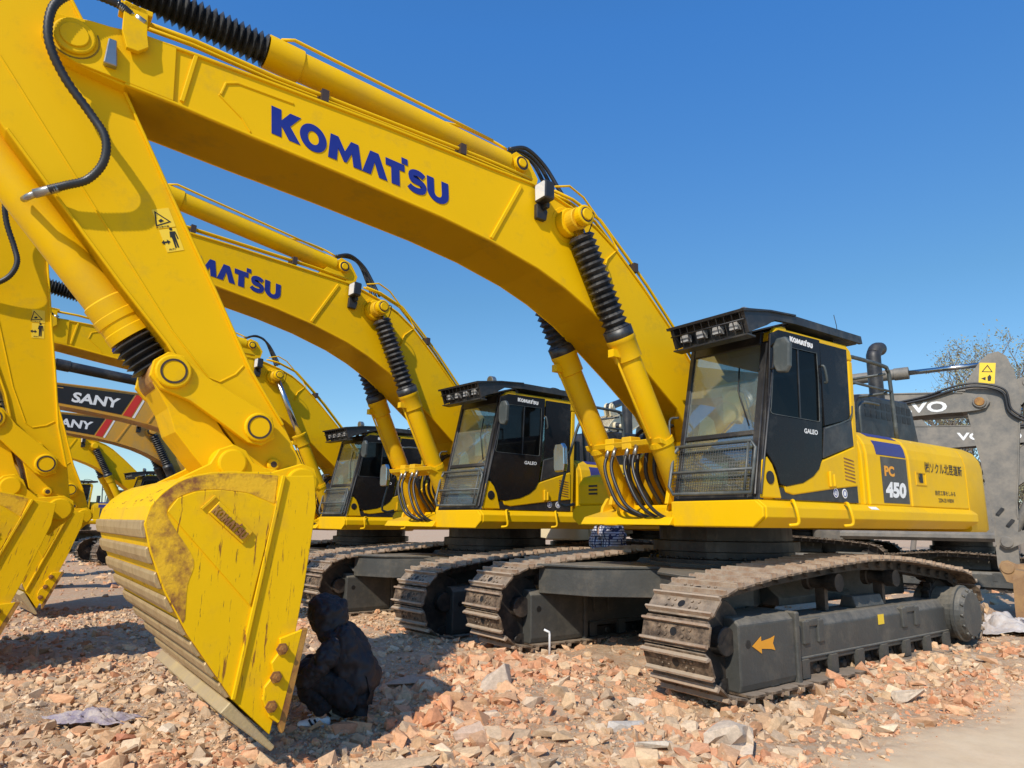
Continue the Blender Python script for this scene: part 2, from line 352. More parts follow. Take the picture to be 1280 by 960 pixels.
# ------------------------------------------------------------------ the excavator
def excavator(loc, yaw, label, lift=0, arm_ang=-120.95, bkt_rot=0, style='main', low=False, group=None, scale=1., bucket=True, boot=True, tx=4.0, z=None):
    a = R(yaw); rz = math.atan2(-math.cos(a), -math.sin(a))
    root = empty('excavator', (loc[0], loc[1], (-.021*max(0, min(14, loc[1]-8.9)) if z is None else z)), rz, label, 'excavator', group); root.scale = (scale,)*3
    S = dict(main=(m_yel, m_yel2, m_yel, m_bkt), sany=(m_sany, m_sany, m_blk, m_sany), pale=(m_beige, m_beige, m_blk, m_beige), grey=(m_grey, m_grey, m_grey, m_brownb))[style]
    body, boomm, cylm, bktm = S
    bell = style in ('main', 'sany')
    Tb = rotm(FOOT, R(lift)); tip = ap(Tb, PTIP)
    A0 = math.atan2(PBKT.y-PTIP.y, PBKT.x-PTIP.x); Ta = rotm(PTIP, R(arm_ang)-A0, tip); bp = ap(Ta, PBKT)
    Tk = rotm(PBKT, R(bkt_rot), bp); V = ap(Ta, PLEV); K = ap(Tk, PLNK)
    r1 = (PROD-PLEV).length; r2 = (PROD-PLNK).length; d = (K-V); D = min(d.length, r1+r2-.002); e = d.normalized()
    x = (r1*r1-r2*r2+D*D)/(2*D); h = math.sqrt(max(0, r1*r1-x*x)); Q = V + e*x + Vector((-e.y, e.x))*h
    Q2 = V + e*x - Vector((-e.y, e.x))*h
    if Q2.x+Q2.y > Q.x+Q.y: Q = Q2
    Tl = rotm(PLEV, math.atan2(Q.y-V.y, Q.x-V.x) - math.atan2(PROD.y-PLEV.y, PROD.x-PLEV.x), V)
    Tn = rotm(PLNK, math.atan2(Q.y-K.y, Q.x-K.x) - math.atan2(PROD.y-PLNK.y, PROD.x-PLNK.x), K)
    bev = 0 if low else .006; UP = Matrix.Translation((0,0,.06))
    # ---------------- undercarriage
    def carbody(mb):
        mb.prismz([(1.0*math.cos(R(t)), .9*math.sin(R(t))) for t in range(0, 360, 30)], .58, 1.0)
        for sx in (-1, 1):
            for sy in (-1, 1):
                p = [(.2*sx, 0), (.35*sx, .75*sy), (1.15*sx, 1.16*sy), (2.0*sx, 1.16*sy), (1.75*sx, .5*sy), (1.15*sx, 0)]
                mb.prismz(p, .62, .93)
                mb.prismz([(q[0]*1.02, q[1]*.985) for q in p], .93, .96)
        mb.prismx([(-1.15,.62),(-1.15,.70),(-.75,1.02),(.75,1.02),(1.15,.70),(1.15,.62)], -.7, .7)
    part('undercarriage', 'carbody', carbody, m_dgrey, root, bev)
    def slew(mb):
        mb.lathe((0,0,.98), (0,0,1.45), [(0,.92),(.06,.92),(.07,.80),(.14,.80),(.15,.86),(.26,.86),(.27,.78),(.47,.78)], 48, False)
        for k in range(36):
            t = 2*math.pi*k/36; mb.cyl((.885*math.cos(t), .885*math.sin(t), 1.04), (.885*math.cos(t), .885*math.sin(t), 1.07), .018, 6)
    part('slewing_ring', 'slew', slew, m_blk, root)
    def shoe(mb):       # one shoe at the origin: plate in XY, outward +Z
        w = .35; c = .035
        mb.prismz([(-PITCH*.47,-w+c),(-PITCH*.47,w-c),(-PITCH*.3,w),(PITCH*.3,w),(PITCH*.47,w-c),(PITCH*.47,-w+c),(PITCH*.3,-w),(-PITCH*.3,-w)], -.012, .006)
        for yy in (-.16,-.09,.09,.16):
            for xx in (-.03,.03): mb.cyl((xx, yy, .006), (xx, yy, .02), .013, 6)
    def grouser(mb):
        w = .348
        for xx, t in ((-PITCH*.33,.014),(PITCH*.33,.014)):
            mb.prism([(xx-t*1.1,.006),(xx-t*.6,.042),(xx+t*.6,.042),(xx+t*1.1,.006)], -w, w)
    def hole(mb):
        for yy in (-.012,): mb.cyl((0, yy, .005), (0, yy, .0085), .035, 14)
    for side in (1, -1):
        yc = 1.41*side
        def chain(mb):
            n = len(TP); c = sum(TP, Vector((0,0)))/n
            inn = []
            for i in range(n):
                t = (TP[(i+1) % n]-TP[i-1]).normalized(); inn.append(TP[i] + Vector((-t.y, t.x))*.115)
            for y0, y1 in ((-.13,-.06),(.06,.13)): mb.ring([tuple(p) for p in TP], [tuple(p) for p in inn], y0, y1)
            for i in range(n):
                q = TP[i].lerp(inn[i], .55); mb.cyl((q.x,-.16,q.y), (q.x,.16,q.y), .036, 8)
        tr = part('track', 'chain', chain, m_chain, root, mtx=Matrix.Translation((0, yc, 0)))
        mats = []
        for i in range(len(TP)):
            t = (TP[(i+1) % len(TP)]-TP[i-1]).normalized(); n = Vector((t.y, -t.x)); p = TP[i]
            mats.append(Matrix(((t.x,0,n.x,p.x),(0,1,0,0),(t.y,0,n.y,p.y),(0,0,0,1))))
        if low:
            def allshoes(mb):
                for mt in mats:
                    q = MB(); shoe(q); grouser(q); mb.add([mt @ Vector(v) for v in q.v], q.f)
            part('track_shoes', 'allshoes', allshoes, m_shoe, tr)
        else:
            for i, mt in enumerate(mats):
                jit = Matrix.Rotation(R(rnd.uniform(-1.5,1.5)), 4, 'Y')
                o = part('track_shoe', 'shoe', lambda mb: shoe(mb), m_shoe, tr, mtx=mt @ jit)
                me = cache.get('shoe2')
                if me is None:      # plate + grousers + bore in one mesh with three materials
                    mb = MB(); shoe(mb); a1 = len(mb.f); grouser(mb); a2 = len(mb.f); hole(mb)
                    oo = mb.obj('tmp', m_shoe); me = oo.data; me.materials.append(m_grous); me.materials.append(m_black)
                    for k, pl in enumerate(me.polygons): pl.material_index = 0 if k < a1 else (1 if k < a2 else 2)
                    bpy.data.objects.remove(oo); cache['shoe2'] = me
                o.data = me
        # side frame
        def tframe(mb, s=side):
            mb.prismx([(yc-.22,.18),(yc+.21,.18),(yc+.21,.50),(yc+.15,.585),(yc-.17,.585),(yc-.22,.52)], -2.0, 1.25)
            mb.box(-2.0, 1.15, yc-.20, yc+.225, .22, .245)
            for xx in (1.05, .80, -.9, -1.2): mb.box(xx-.05, xx+.05, yc-.235, yc+.235, .35, .56)
            for xx in (.92, -1.05): mb.box(xx-.13, xx+.13, yc-.228, yc+.228, .50, .57)
            mb.prismx([(yc-.1,.585),(yc+.1,.585),(yc+.06,.70),(yc-.06,.70)], -.75, -.15)
        fr = part('track_frame', 'tframe%d' % side, tframe, m_dgrey, root, .012 if not low else 0, 2)
        def nose(mb):
            mb.prismx([(yc-.24,.06),(yc+.24,.06),(yc+.26,.12),(yc+.26,.60),(yc+.20,.655),(yc-.20,.655),(yc-.26,.60),(yc-.26,.12)], 1.30, 2.12)
            mb.prismx([(yc-.28,.04),(yc+.28,.04),(yc+.285,.66),(yc-.285,.66)], 1.24, 1.30)
        part('idler_guard', 'nose%d' % side, nose, m_dgrey, fr, .015 if not low else 0, 2)
        def idl(mb): mb.pin(2.2,.47,yc-.11,yc+.11,.345); mb.pin(2.2,.47,yc-.2,yc+.2,.12); 
        part('idler_wheel', 'idl%d' % side, idl, m_chain, fr)
        def spr(mb):
            for k in range(21):
                t = 2*math.pi*k/21; t2 = t+.09
                mb.prism([(-2.28+.33*math.cos(t-.1),.46+.33*math.sin(t-.1)),(-2.28+.385*math.cos(t-.03),.46+.385*math.sin(t-.03)),(-2.28+.385*math.cos(t+.03),.46+.385*math.sin(t+.03)),(-2.28+.33*math.cos(t+.1),.46+.33*math.sin(t+.1))], yc-.04, yc+.04)
            mb.pin(-2.28,.46,yc-.05,yc+.05,.34)
        part('sprocket', 'spr%d' % side, spr, m_chain, fr)
        def fdr(mb, s=side):
            y0 = yc-.15*s
            L = .55; mb.lathe((-2.24, y0, .42), (-2.24, y0+s, .42), [(0,.30),(.42,.30),(.425,.325),(.46,.325),(.465,.30),(L-.04,.29),(L,.25)], 32, False)
            for k in range(14):
                t = 2*math.pi*k/14; mb.cyl((-2.24+.27*math.cos(t), y0+s*(L-.03), .42+.27*math.sin(t)), (-2.24+.27*math.cos(t), y0+s*(L+.0), .42+.27*math.sin(t)), .017, 6)
        part('final_drive', 'fdr%d' % side, fdr, m_dgrey, fr)
        if not low:
            for k in range(8):
                xx = 1.62-k*.50
                o = part('track_roller', 'roller', lambda mb: mb.lathe((0,-.2,0),(0,.2,0),[(0,.075),(.05,.075),(.055,.12),(.12,.12),(.125,.095),(.275,.095),(.28,.12),(.345,.12),(.35,.075),(.4,.075)],18,False), m_chain, fr, mtx=Matrix.Translation((xx,yc,.165)))
                part('roller_bracket', 'rbr', lambda mb: (mb.box(-.06,.06,-.245,-.2,-.10,.06), mb.box(-.06,.06,.2,.245,-.10,.06)), m_dgrey, fr, mtx=Matrix.Translation((xx,yc,.165)))
            for xx in (.35, -.85):
                part('carrier_roller', 'croller', lambda mb: (mb.lathe((0,-.16,0),(0,.2,0),[(0,.09),(.06,.09),(.07,.07),(.24,.07),(.25,.09),(.36,.09)],16,False), mb.box(-.03,.03,-.05,.05,-.28,0)), m_chain, fr, mtx=Matrix.Translation((xx,yc,.87)))
            if side == 1:
                def arrow(mb):
                    z = .42; y = yc+.263
                    mb.prism([(1.95,z),(1.82,z+.07),(1.82,z+.03),(1.68,z+.045),(1.62,z+.06),(1.65,z),(1.62,z-.06),(1.68,z-.045),(1.82,z-.03),(1.82,z-.07)], y, y+.003)
                part('arrow_decal', 'arrow', arrow, m_orange, fr)
                part('caution_label', 'cautl', lambda mb: mb.box(-.46,-.34,yc+.212,yc+.216,.42,.52), m_lyel, fr)
            def gh(mb, s=side):
                for yy in (yc+.2605, yc-.2605): mb.cyl((2.0, yy-.002, .44), (2.0, yy+.002, .44), .035, 16)
            part('guard_hole', 'gh%d' % side, gh, m_black, fr)
    # ---------------- upper platform
    def deck(mb):
        sec = [(1.62,1.60),(1.70,1.535),(1.70,1.44),(1.58,1.345),(.62,1.345),(.62,1.60)]
        mb.prismx(sec, -3.05, 1.66)
        mb.prismx([(-y, z) for y, z in sec], -3.05, .98)
        mb.box(-3.05, 1.25, -.62, .62, 1.36, 1.58)
        for yy in (-.44, .40):      # boom foot plates
            mb.prism([(-.9,1.58),(1.55,1.58),(1.50,1.75),(.80,2.35),(.45,2.45),(.15,2.32),(-.6,1.9)], yy-.025+.03, yy+.025+.03)
        mb.prism([(1.15,1.36),(1.78,1.36),(1.72,1.44),(1.15,1.58)], -.66, .66)
        for yy in (.50, -.50):
            for dy in (-.13, .13):
                mb.prism([(.95,1.40),(1.50,1.40),(1.46,1.56),(1.38,1.66),(1.27,1.69),(1.16,1.65),(1.0,1.58)], yy+dy-.02, yy+dy+.02)
    pl = part('platform', 'deck', deck, body, root, bev, 1, mtx=UP)
    def front(mb):
        mb.prismx([(.63,1.352),(1.575,1.352),(1.69,1.445),(1.69,1.53),(1.615,1.595),(.63,1.595)], 1.66, 1.70)
    part('front_plate', 'front', front, body, pl, .01, 2)
    def handles(mb):
        for xx in (1.28, .30):
            mb.tube([(xx-.1,1.66,1.60),(xx,1.74,1.59),(xx+.02,1.78,1.5),(xx+.01,1.78,1.39),(xx+.07,1.72,1.37)], .016, 8, 5)
    part('step_handle', 'hnd', handles, body, pl)
    part('platform_label', 'dlabel', lambda mb: mb.box(-.62,-.46,1.64,1.6435,1.555,1.575) if False else mb.prismx([(1.655,1.5745),(1.690,1.5465),(1.690,1.5495),(1.655,1.5775)], -.45, -.28), m_white, pl)
    # right front tool box
    def tbox(mb):
        mb.prism([(.95,1.60),(.95,1.88),(.86,1.98),(.70,2.02),(-.8,2.05),(-.8,1.60)], -1.62, -.72)
    tb = part('tool_box', 'tbox', tbox, body, root, .03 if not low else 0, 3, mtx=UP)
    def tv(mb):
        for k in range(3): mb.box(.951, .958, -1.40, -1.24, 1.74+k*.05, 1.765+k*.05)
    if not low: part('vent', 'tv', tv, m_black, tb)
    # ---------------- hood, counterweight, engine cover
    def hoodsec(y1=1.62): return [(y1,1.60),(y1,2.16),(y1-.02,2.27),(y1-.07,2.365),(y1-.16,2.425),(y1-.32,2.45),(.5,2.45),(.5,1.60)]
    hood = part('side_cover', 'hood', lambda mb: (mb.prismx(hoodsec(), -1.385, -.42), mb.prismx([(y-.02 if y > 1 else y, z-.0) for y, z in hoodsec()], -.42, -.34)), body, root, .012, 2, mtx=UP)
    if style == 'main':
        def blackp(mb): mb.prismx([(1.6235,1.63),(1.6235,2.15),(1.60,2.15),(1.60,1.63)], -1.34, -.72)
        part('model_panel', 'blackp', blackp, m_dgrey, hood)
        def stripes(mb):
            for z0, z1 in ((.0,.40),(.55,.97)):
                pts = [(1.6235,2.17),(1.604,2.272),(1.554,2.369),(1.463,2.4295),(1.30,2.4545)]
                def at(t):
                    t = t*(len(pts)-1); i = min(int(t), len(pts)-2); f = t-i
                    return (pts[i][0]*(1-f)+pts[i+1][0]*f, pts[i][1]*(1-f)+pts[i+1][1]*f)
                o = [at(z0+(z1-z0)*k/6) for k in range(7)]
                mb.prismx(o + [(y-.02, z-.02) for y, z in reversed(o)], -1.34, -.64)
        part('stripe', 'stripes', stripes, m_purple, hood)
        if not low:
            t = MB(); put_text(t, 'PC', (-.78,1.6235,1.93), UL, VL, NL, .12, .24, .05); t.obj('lettering', m_orange, hood)
            t = MB(); put_text(t, '450', (-.77,1.6235,1.69), UL, VL, NL, .18, .50, .055, .12); t.obj('lettering', m_white, hood)
    def rdoor(mb):
        mb.prismx(hoodsec(1.63), -3.0, -1.40)
    rd = part('engine_door', 'rdoor', rdoor, body, root, .014, 2, mtx=UP)
    if style == 'main' and not low:
        t = MB(); put_text(t, '㈱ソクル北昆道新', (-1.80,1.631,2.02), UL, (0,0,1), NL, .135, 1.08, .012)
        t.obj('lettering', m_black, rd)
        t = MB(); put_text(t, '自機工事をしみる', (-2.02,1.631,1.755), UL, VL, NL, .06, .58, .01)
        put_text(t, '2204-20 W80W', (-2.09,1.631,1.67), UL, VL, NL, .05, .45, .01); t.obj('lettering', m_black, rd)
        t = MB(); t.ring([(-1.53,1.86),(-1.80,1.86),(-1.80,2.02),(-1.53,2.02)], [(-1.545,1.875),(-1.785,1.875),(-1.785,2.005),(-1.545,2.005)], 1.628, 1.640)
        t.obj('latch', body, rd); t = MB(); t.prism([(-1.64,1.89),(-1.72,1.89),(-1.72,2.0),(-1.64,2.0)], 1.630, 1.634); put_text(t, 'K', (-1.60,1.634,1.89), UL, VL, NL, .1, .06, .02); t.obj('latch_mark', m_black, rd)
    def cwt(mb):
        n = 10; secs = []
        for k in range(-n, n+1):
            a2 = R(90*k/n); y = 1.635*(abs(math.sin(a2))**.6)*(1 if k > 0 else -1); xr = -2.98-1.06*max(0, math.cos(a2))**.36
            secs.append((xr, y))
        prof = [(1.31,.985,.96),(1.345,1.,1.),(2.16,1.,1.),(2.27,.988,.97),(2.365,.957,.92),(2.425,.90,.84),(2.45,.80,.70)]
        vs = []; m = len(secs)
        for z, fy, fx in prof:
            for xr, y in secs: vs.append((-2.99+(xr+2.98)*fx, y*fy, z))
        fs = [(i*m+k, i*m+k+1, (i+1)*m+k+1, (i+1)*m+k) for i in range(len(prof)-1) for k in range(m-1)]
        fs += [tuple(range(m)), tuple((len(prof)-1)*m+k for k in reversed(range(m))), tuple(i*m for i in range(len(prof))) + tuple(i*m+m-1 for i in reversed(range(len(prof))))]
        mb.add(vs, fs, True)
    cw = part('counterweight', 'cwt', cwt, body, root, mtx=UP)
    cw.data.set_sharp_from_angle(angle=R(40))
    def bonnet(mb):
        mb.prismx([(-1.62,1.60),(-1.62,2.15),(-1.5,2.38),(-1.2,2.44),(.5,2.44),(.5,1.60)], -3.0, -.75)
        mb.box(-.75, -.3, -.6, .5, 1.6, 2.30)
    part('engine_hood', 'bonnet', bonnet, body, root, .02 if not low else 0, 2, mtx=UP)
    def sbox(mb):
        mb.prism([(-1.55,2.43),(-1.62,2.98),(-1.75,3.09),(-3.1,3.13),(-3.25,3.0),(-3.40,2.43)], -.55, .95)
    sb = part('engine_cover', 'sbox', sbox, m_blk, root, .03 if not low else 0, 2, mtx=UP)
    if not low:
        def lv(mb):
            for r_ in range(2):
                for k in range(9): mb.box(-1.85-k*.15, -1.96-k*.15, .945, .953, 2.93-r_*.13, 3.03-r_*.13)
        part('vent', 'lv', lv, m_black, sb)
    def exh(mb):
        mb.tube([(-2.72,.72,2.9),(-2.72,.72,3.70),(-2.74,.72,3.82),(-2.82,.72,3.91),(-2.95,.72,3.94)], .098, 18, 5)
        mb.cyl((-2.72,.72,3.0),(-2.72,.72,3.12), .125, 18)
    if style != 'grey': part('exhaust_pipe', 'exh', exh, m_blk, root, mtx=UP)
    def rail(mb):
        y = 1.30
        mb.tube([(-.86,y,2.40),(-.80,y,3.26),(-.84,y,3.37),(-.95,y,3.40),(-1.70,y,3.40),(-1.82,y,3.36),(-1.86,y,3.22),(-1.90,y,2.42)], .026, 8, 4)
        mb.tube([(-.81,y,3.08),(-1.87,y,3.08)], .018, 8)
        mb.tube([(-1.75,y,3.3),(-1.75,.5,3.3)], .018, 8); mb.tube([(-1.75,y,3.05),(-1.75,.5,3.05)], .018, 8); mb.tube([(-1.75,.5,2.4),(-1.75,.5,3.3)], .018, 8)
        mb.tube([(-1.0,y,2.4),(-1.0,y,2.75),(-1.08,y,2.85),(-1.3,y,2.87),(-1.5,y,2.87)], .018, 8, 4)
        mb.box(-.78,-.70,.9,1.25,2.38,2.78)
    if style == 'main': part('handrail', 'rail', rail, m_guard, root, mtx=UP)
    if style == 'main' and not low:
        def hr2(mb):
            mb.tube([(.98,-1.66,1.62),(1.12,-1.72,1.60),(1.18,-1.72,1.75),(.95,-1.62,2.65),(.85,-1.55,2.75),(.6,-1.5,2.75)], .02, 8, 5)
        rr = part('grab_rail', 'hr2', hr2, m_guard, root, mtx=UP)
        part('mirror', 'mir2', lambda mb: mb.prismx([(-1.84,2.05),(-1.64,2.05),(-1.62,2.15),(-1.63,2.38),(-1.68,2.44),(-1.82,2.44),(-1.86,2.35),(-1.86,2.1)], 1.12, 1.19), m_chrome, rr, .02, 2)
    # ---------------- cab
    FX = lambda z: 1.64 - (z-1.60)*.235        # windscreen line
    sideP = [(1.64,1.61),(FX(3.15),3.15),(1.24,3.27),(1.12,3.33),(-.12,3.36),(-.22,3.30),(-.25,3.15),(-.15,1.61)]
    cabm = body
    def cabframe(mb):
        for y0, y1 in ((1.555,1.62),(.60,.645)):
            rearx = lambda z: -.21-(z-1.6)*.05
            mb.prism([(rearx(1.61),1.61),(rearx(3.2),3.2),(rearx(3.2)+.09,3.2),(rearx(1.61)+.09,1.61)], y0, y1)
        mb.prism([(1.215,3.24),(1.18,3.31),(1.08,3.345),(-.18,3.37),(-.27,3.32),(-.30,3.2),(1.215,3.2)], .60, 1.62)
        mb.prism([(1.285,3.19),(1.275,3.25),(1.20,3.33),(1.08,3.365),(1.0,3.36),(1.0,3.19)], 1.57, 1.625)
        mb.box(-.15, 1.60, .60, 1.60, 1.60, 1.68)
        mb.prism([(-.15,1.68),(-.15,2.3),(-.10,2.3),(-.10,1.68)], .645, 1.555)
    cab = part('cab', 'cabframe', cabframe, cabm, root, .02, 3, mtx=Matrix.Translation((0,0,.048)))
    def pillars(mb):
        for y0, y1 in ((1.49,1.615),(.605,.665)):
            zt = 3.19 if y1 > 1 else 3.31; mb.prism([(1.64,1.61),(FX(zt),zt),(FX(zt)-.075,zt),(1.565,1.61)], y0, y1)
        for z0, z1 in ((1.61,1.70),(2.235,2.285),(3.17,3.31)):
            mb.prism([(FX(z0),z0),(FX(z1),z1),(FX(z1)-.05,z1),(FX(z0)-.05,z0)], .665, 1.49)
        mb.tube([(1.655,1.585,1.66),(1.655-.235*1.5,1.585,3.16)], .013, 6)
        mb.tube([(1.64,1.64,1.66),(1.62-.235*1.45,1.645,3.1)], .012, 6)
    part('pillar', 'pillars', pillars, m_blk, cab, .008, 1)
    def ws(mb):
        for z0, z1 in ((1.70,2.235),(2.285,3.17)):
            mb.prism([(FX(z0)-.02,z0),(FX(z1)-.02,z1),(FX(z1)-.026,z1),(FX(z0)-.026,z0)], .665, 1.49)
    part('windscreen', 'ws', ws, m_glass, cab)
    def side_glass(mb):
        mb.prism([(1.52,1.75),(FX(3.1)-.08,3.1),(-.1,3.2),(-.05,2.4),(.5,1.8)], .618, .624)
        mb.prismx([(.66,2.35),(1.55,2.35),(1.55,3.15),(.66,3.15)], -.19, -.185)
    part('side_glass', 'sglass', side_glass, m_glass, cab)
    DO = [(1.33,3.24),(1.172,3.305),(.42,3.325),(.45,2.9),(.50,2.432),(.555,2.05),(.62,1.94),(.74,1.86),(.93,1.79),(1.22,1.745),(1.32,1.762),(1.38,1.909),(1.46,2.00),(1.515,2.05)]
    DI = [(1.285,3.10),(1.18,3.15),(.50,3.17),(.505,2.9),(.54,2.46),(.545,2.44),(.56,2.43),(.70,2.43),(.93,2.43),(1.22,2.43),(1.38,2.43),(1.41,2.44),(1.415,2.46),(1.40,2.50)]
    dr = part('door', 'door', lambda mb: mb.ring(DO, DI, 1.622, 1.645), m_gloss, cab, .006)
    part('door_seal', 'dseal', lambda mb: mb.ring([(p[0], p[1]) for p in DI], [tuple(Vector(p)*.985+Vector((.95,2.75))*.015) for p in DI], 1.6455, 1.650), m_guard, dr)
    part('window', 'dwin', lambda mb: (mb.prism(DI, 1.628, 1.634),), m_tint, dr)
    if not low:
        part('window_bar', 'dbar', lambda mb: mb.prism([(.90,2.43),(.86,3.155),(.84,3.155),(.88,2.43)], 1.632, 1.642), m_blk, dr)
        part('door_handle', 'dh', lambda mb: mb.tube([(.435,1.65,3.04),(.43,1.68,3.02),(.40,1.68,2.88),(.40,1.65,2.86)], .014, 8, 3), m_guard, cab)
        if style == 'main':
            t = MB(); put_logo(t, (.99,1.645,3.215), (-1,0,-.02), VL, NL, .052, .42, .002); t.obj('lettering', m_white, dr)
            t = MB(); put_text(t, 'GALEO', (.85,1.645,2.29), UL, VL, NL, .05, .25, .03, .1, .002); t.obj('lettering', m_white, dr)
    RW = [(.385,3.305),(-.17,3.315),(-.13,2.60),(-.09,2.53),(.05,2.49),(.41,2.41)]
    rw = part('rear_window', 'rwin', lambda mb: mb.prism(RW, 1.605, 1.624), m_gloss, cab)
    part('window_trim', 'wtrim', lambda mb: mb.strip([(.425,2.385),(.10,2.468),(-.10,2.53),(-.155,2.60),(-.17,2.68)], .014, 1.625, 1.636), m_guard, cab)
    part('side_panel', 'spanel', lambda mb: mb.prism([(.435,2.385),(.10,2.46),(-.135,2.52),(-.14,2.235),(.50,2.06)], 1.61, 1.632), m_blk, cab, .006)
    part('side_panel', 'spanel2', lambda mb: mb.prism([(1.36,1.70),(1.30,1.735),(1.18,1.725),(.95,1.70),(.5,1.76),(-.145,1.84),(-.145,1.625),(1.40,1.625)], 1.59, 1.626), m_blk, cab)
    def lower(mb):
        mb.prism([(1.26,1.76),(.93,1.80),(.72,1.88),(.60,1.98),(.545,2.03),(-.14,2.225),(-.14,1.80),(.3,1.76),(1.1,1.67),(1.22,1.69)], 1.57, 1.638)
        mb.prism([(1.62,1.63),(1.555,1.98),(1.50,2.02),(1.42,1.95),(1.36,1.84),(1.32,1.70),(1.30,1.63)], 1.60, 1.635)
    lp = part('lower_panel', 'lower', lower, body, cab, .012 if not low else 0, 2)
    part('round_vent', 'rvent', lambda mb: mb.lathe((1.475,1.63,1.82),(1.475,1.65,1.82),[(0,.062),(.012,.062),(.016,.05)],20,False), m_black, lp)
    if not low:
        def vent(mb):
            for k in range(7): mb.prism([(.115,1.86+k*.037),(-.09,1.835+k*.037),(-.09,1.848+k*.037),(.115,1.873+k*.037)], 1.637, 1.642)
        part('vent', 'vent', vent, m_rust, lp)
        part('latch', 'latch', lambda mb: (mb.box(.39,.45,1.638,1.665,1.77,1.93), mb.box(.37,.40,1.638,1.68,1.775,1.90)), body, lp, .01, 2)
        t = MB(); t.lathe((.31,1.626,1.715),(.31,1.63,1.715),[(0,.05),(.003,.05)],20,False); o = t.obj('round_sticker', m_blue, cab)
        t = MB(); t.lathe((.31,1.629,1.715),(.31,1.632,1.715),[(0,.026),(.002,.026)],16,False); t.ring(arc(.31,1.715,.048,.048,0,360,20)[:-1], arc(.31,1.715,.04,.04,0,360,20)[:-1], 1.629, 1.6312); t.obj('sticker_emblem', m_white, o)
        t = MB(); t.lathe((.13,1.626,1.715),(.13,1.63,1.715),[(0,.05),(.003,.05)],20,False); o = t.obj('round_sticker', m_white, cab)
        t = MB(); t.ring(arc(.13,1.715,.036,.036,0,360,20)[:-1], arc(.13,1.715,.028,.028,0,360,20)[:-1], 1.629, 1.6312); t.obj('sticker_emblem', m_blue, o)
    # roof guard with lamps
    def rg(mb):
        pr_ = [(1.70,3.21),(1.78,3.43),(1.35,3.485),(.9,3.52),(-.46,3.535),(-.48,3.45),(.9,3.435),(1.25,3.41),(1.40,3.33)]
        for y0, y1 in ((.76,.80),(1.62,1.66)): mb.prism(pr_, y0, y1)
        mb.prism([(1.80,3.425),(1.35,3.492),(.9,3.528),(.9,3.512),(1.35,3.476),(1.79,3.40)], .73, 1.68)
        mb.prism([(1.73,3.18),(1.60,3.175),(1.60,3.19),(1.73,3.195)], .76, 1.66)
        mb.prism([(1.62,3.18),(1.60,3.18),(1.62,3.44),(1.64,3.44)], .80, 1.62)
        mb.box(-.42, .9, .64, 1.62, 3.44, 3.455)
        for k in range(6): mb.box(-.4+k*.22, -.33+k*.22, .64, 1.62, 3.455, 3.515)
        for xx in (-.1, .9):
            for yy in (.68, 1.50): mb.box(xx, xx+.06, yy, yy+.05, 3.34, 3.44)
        for k in range(10): mb.prism([(1.785,3.42),(1.79,3.42),(1.72,3.19),(1.71,3.19)], .80+k*.09, .806+k*.09)
        mb.tube([(1.76,.76,3.33),(1.76,1.65,3.33)], .008, 6)
        mb.tube([(.1,1.45,3.5),(.1,1.45,3.58),(-.1,1.4,3.60),(-.3,1.4,3.54)], .012, 6, 3)
    g = part('roof_guard', 'rg', rg, m_blk, cab, mtx=Matrix.Translation((0,0,-.022)))
    for k in range(4):
        part('roof_lamp', 'rl', lambda mb: mb.prismx([(-.045,-.038),(.045,-.038),(.05,.0),(.04,.04),(-.04,.04),(-.05,0)], 0, .065), m_rlamp, g, mtx=Matrix.Translation((1.655,.90+k*.20,3.30)))
    part('roof_lamp', 'rlb', lambda mb: mb.lathe((1.15,1.30,3.57),(1.26,1.30,3.56),[(0,.04),(.03,.07),(.10,.075),(.105,.06)],16,False), m_steel, g)
    if not low:
        part('antenna', 'ant', lambda mb: mb.tube([(-.25,1.5,3.5),(-.24,1.5,3.66),(-.20,1.5,3.78)], .004, 5), m_black, g)
    # front grille guard
    def gf(mb):
        xo = .075; P = lambda z: FX(z)+xo
        mb.tube([(P(2.17)-.08,.62,2.17),(P(2.17),.62,2.17),(P(2.17),1.53,2.17),(P(2.12)-.0,1.58,2.10),(P(1.68),1.58,1.68),(P(1.68),.66,1.68),(P(1.74),.60,1.76),(P(2.1),.60,2.1),(P(2.17),.66,2.17)], .018, 8)
        mb.tube([(P(1.90),.62,1.90),(P(1.90),1.57,1.90)], .016, 8); mb.tube([(P(2.17),1.50,2.17),(P(1.68),1.50,1.68)], .012, 8)
        mb.tube([(1.5,.6,2.5),(1.62,.58,2.45),(P(2.0),.60,2.1)], .012, 6, 4)
    gg = part('grille_guard', 'gf', gf, m_guard, cab)
    def mesh_(mb):
        P = lambda z: FX(z)+.072; t = .0026
        for k in range(30): y = .66+k*.0295; mb.box(0, 0, 0, 0, 0, 0) if False else mb.tube([(P(1.70),y,1.70),(P(2.15),y,2.15)], t, 4)
        for k in range(14): z = 1.715+k*.0325; mb.tube([(P(z),.63,z),(P(z),1.55,z)], t, 4)
    if not low: part('wire_mesh', 'mesh', mesh_, m_wire, gg)
    # mirror and interior
    if style == 'main' and not low:
        mr = part('mirror', 'mir', lambda mb: mb.prismx([(1.74,2.82),(1.84,2.80),(1.88,2.86),(1.90,3.08),(1.86,3.15),(1.76,3.15),(1.72,3.08),(1.71,2.9)], 1.37, 1.43), m_guard, cab, .02, 3)
        part('mirror_arm', 'mira', lambda mb: mb.tube([(1.31,1.63,3.1),(1.36,1.7,3.12),(1.40,1.8,3.08)], .011, 6, 3), m_black, mr)
        part('mirror_arm', 'mirb', lambda mb: mb.tube([(1.36,1.63,2.88),(1.38,1.7,2.87),(1.40,1.78,2.9)], .011, 6, 3), m_black, mr)
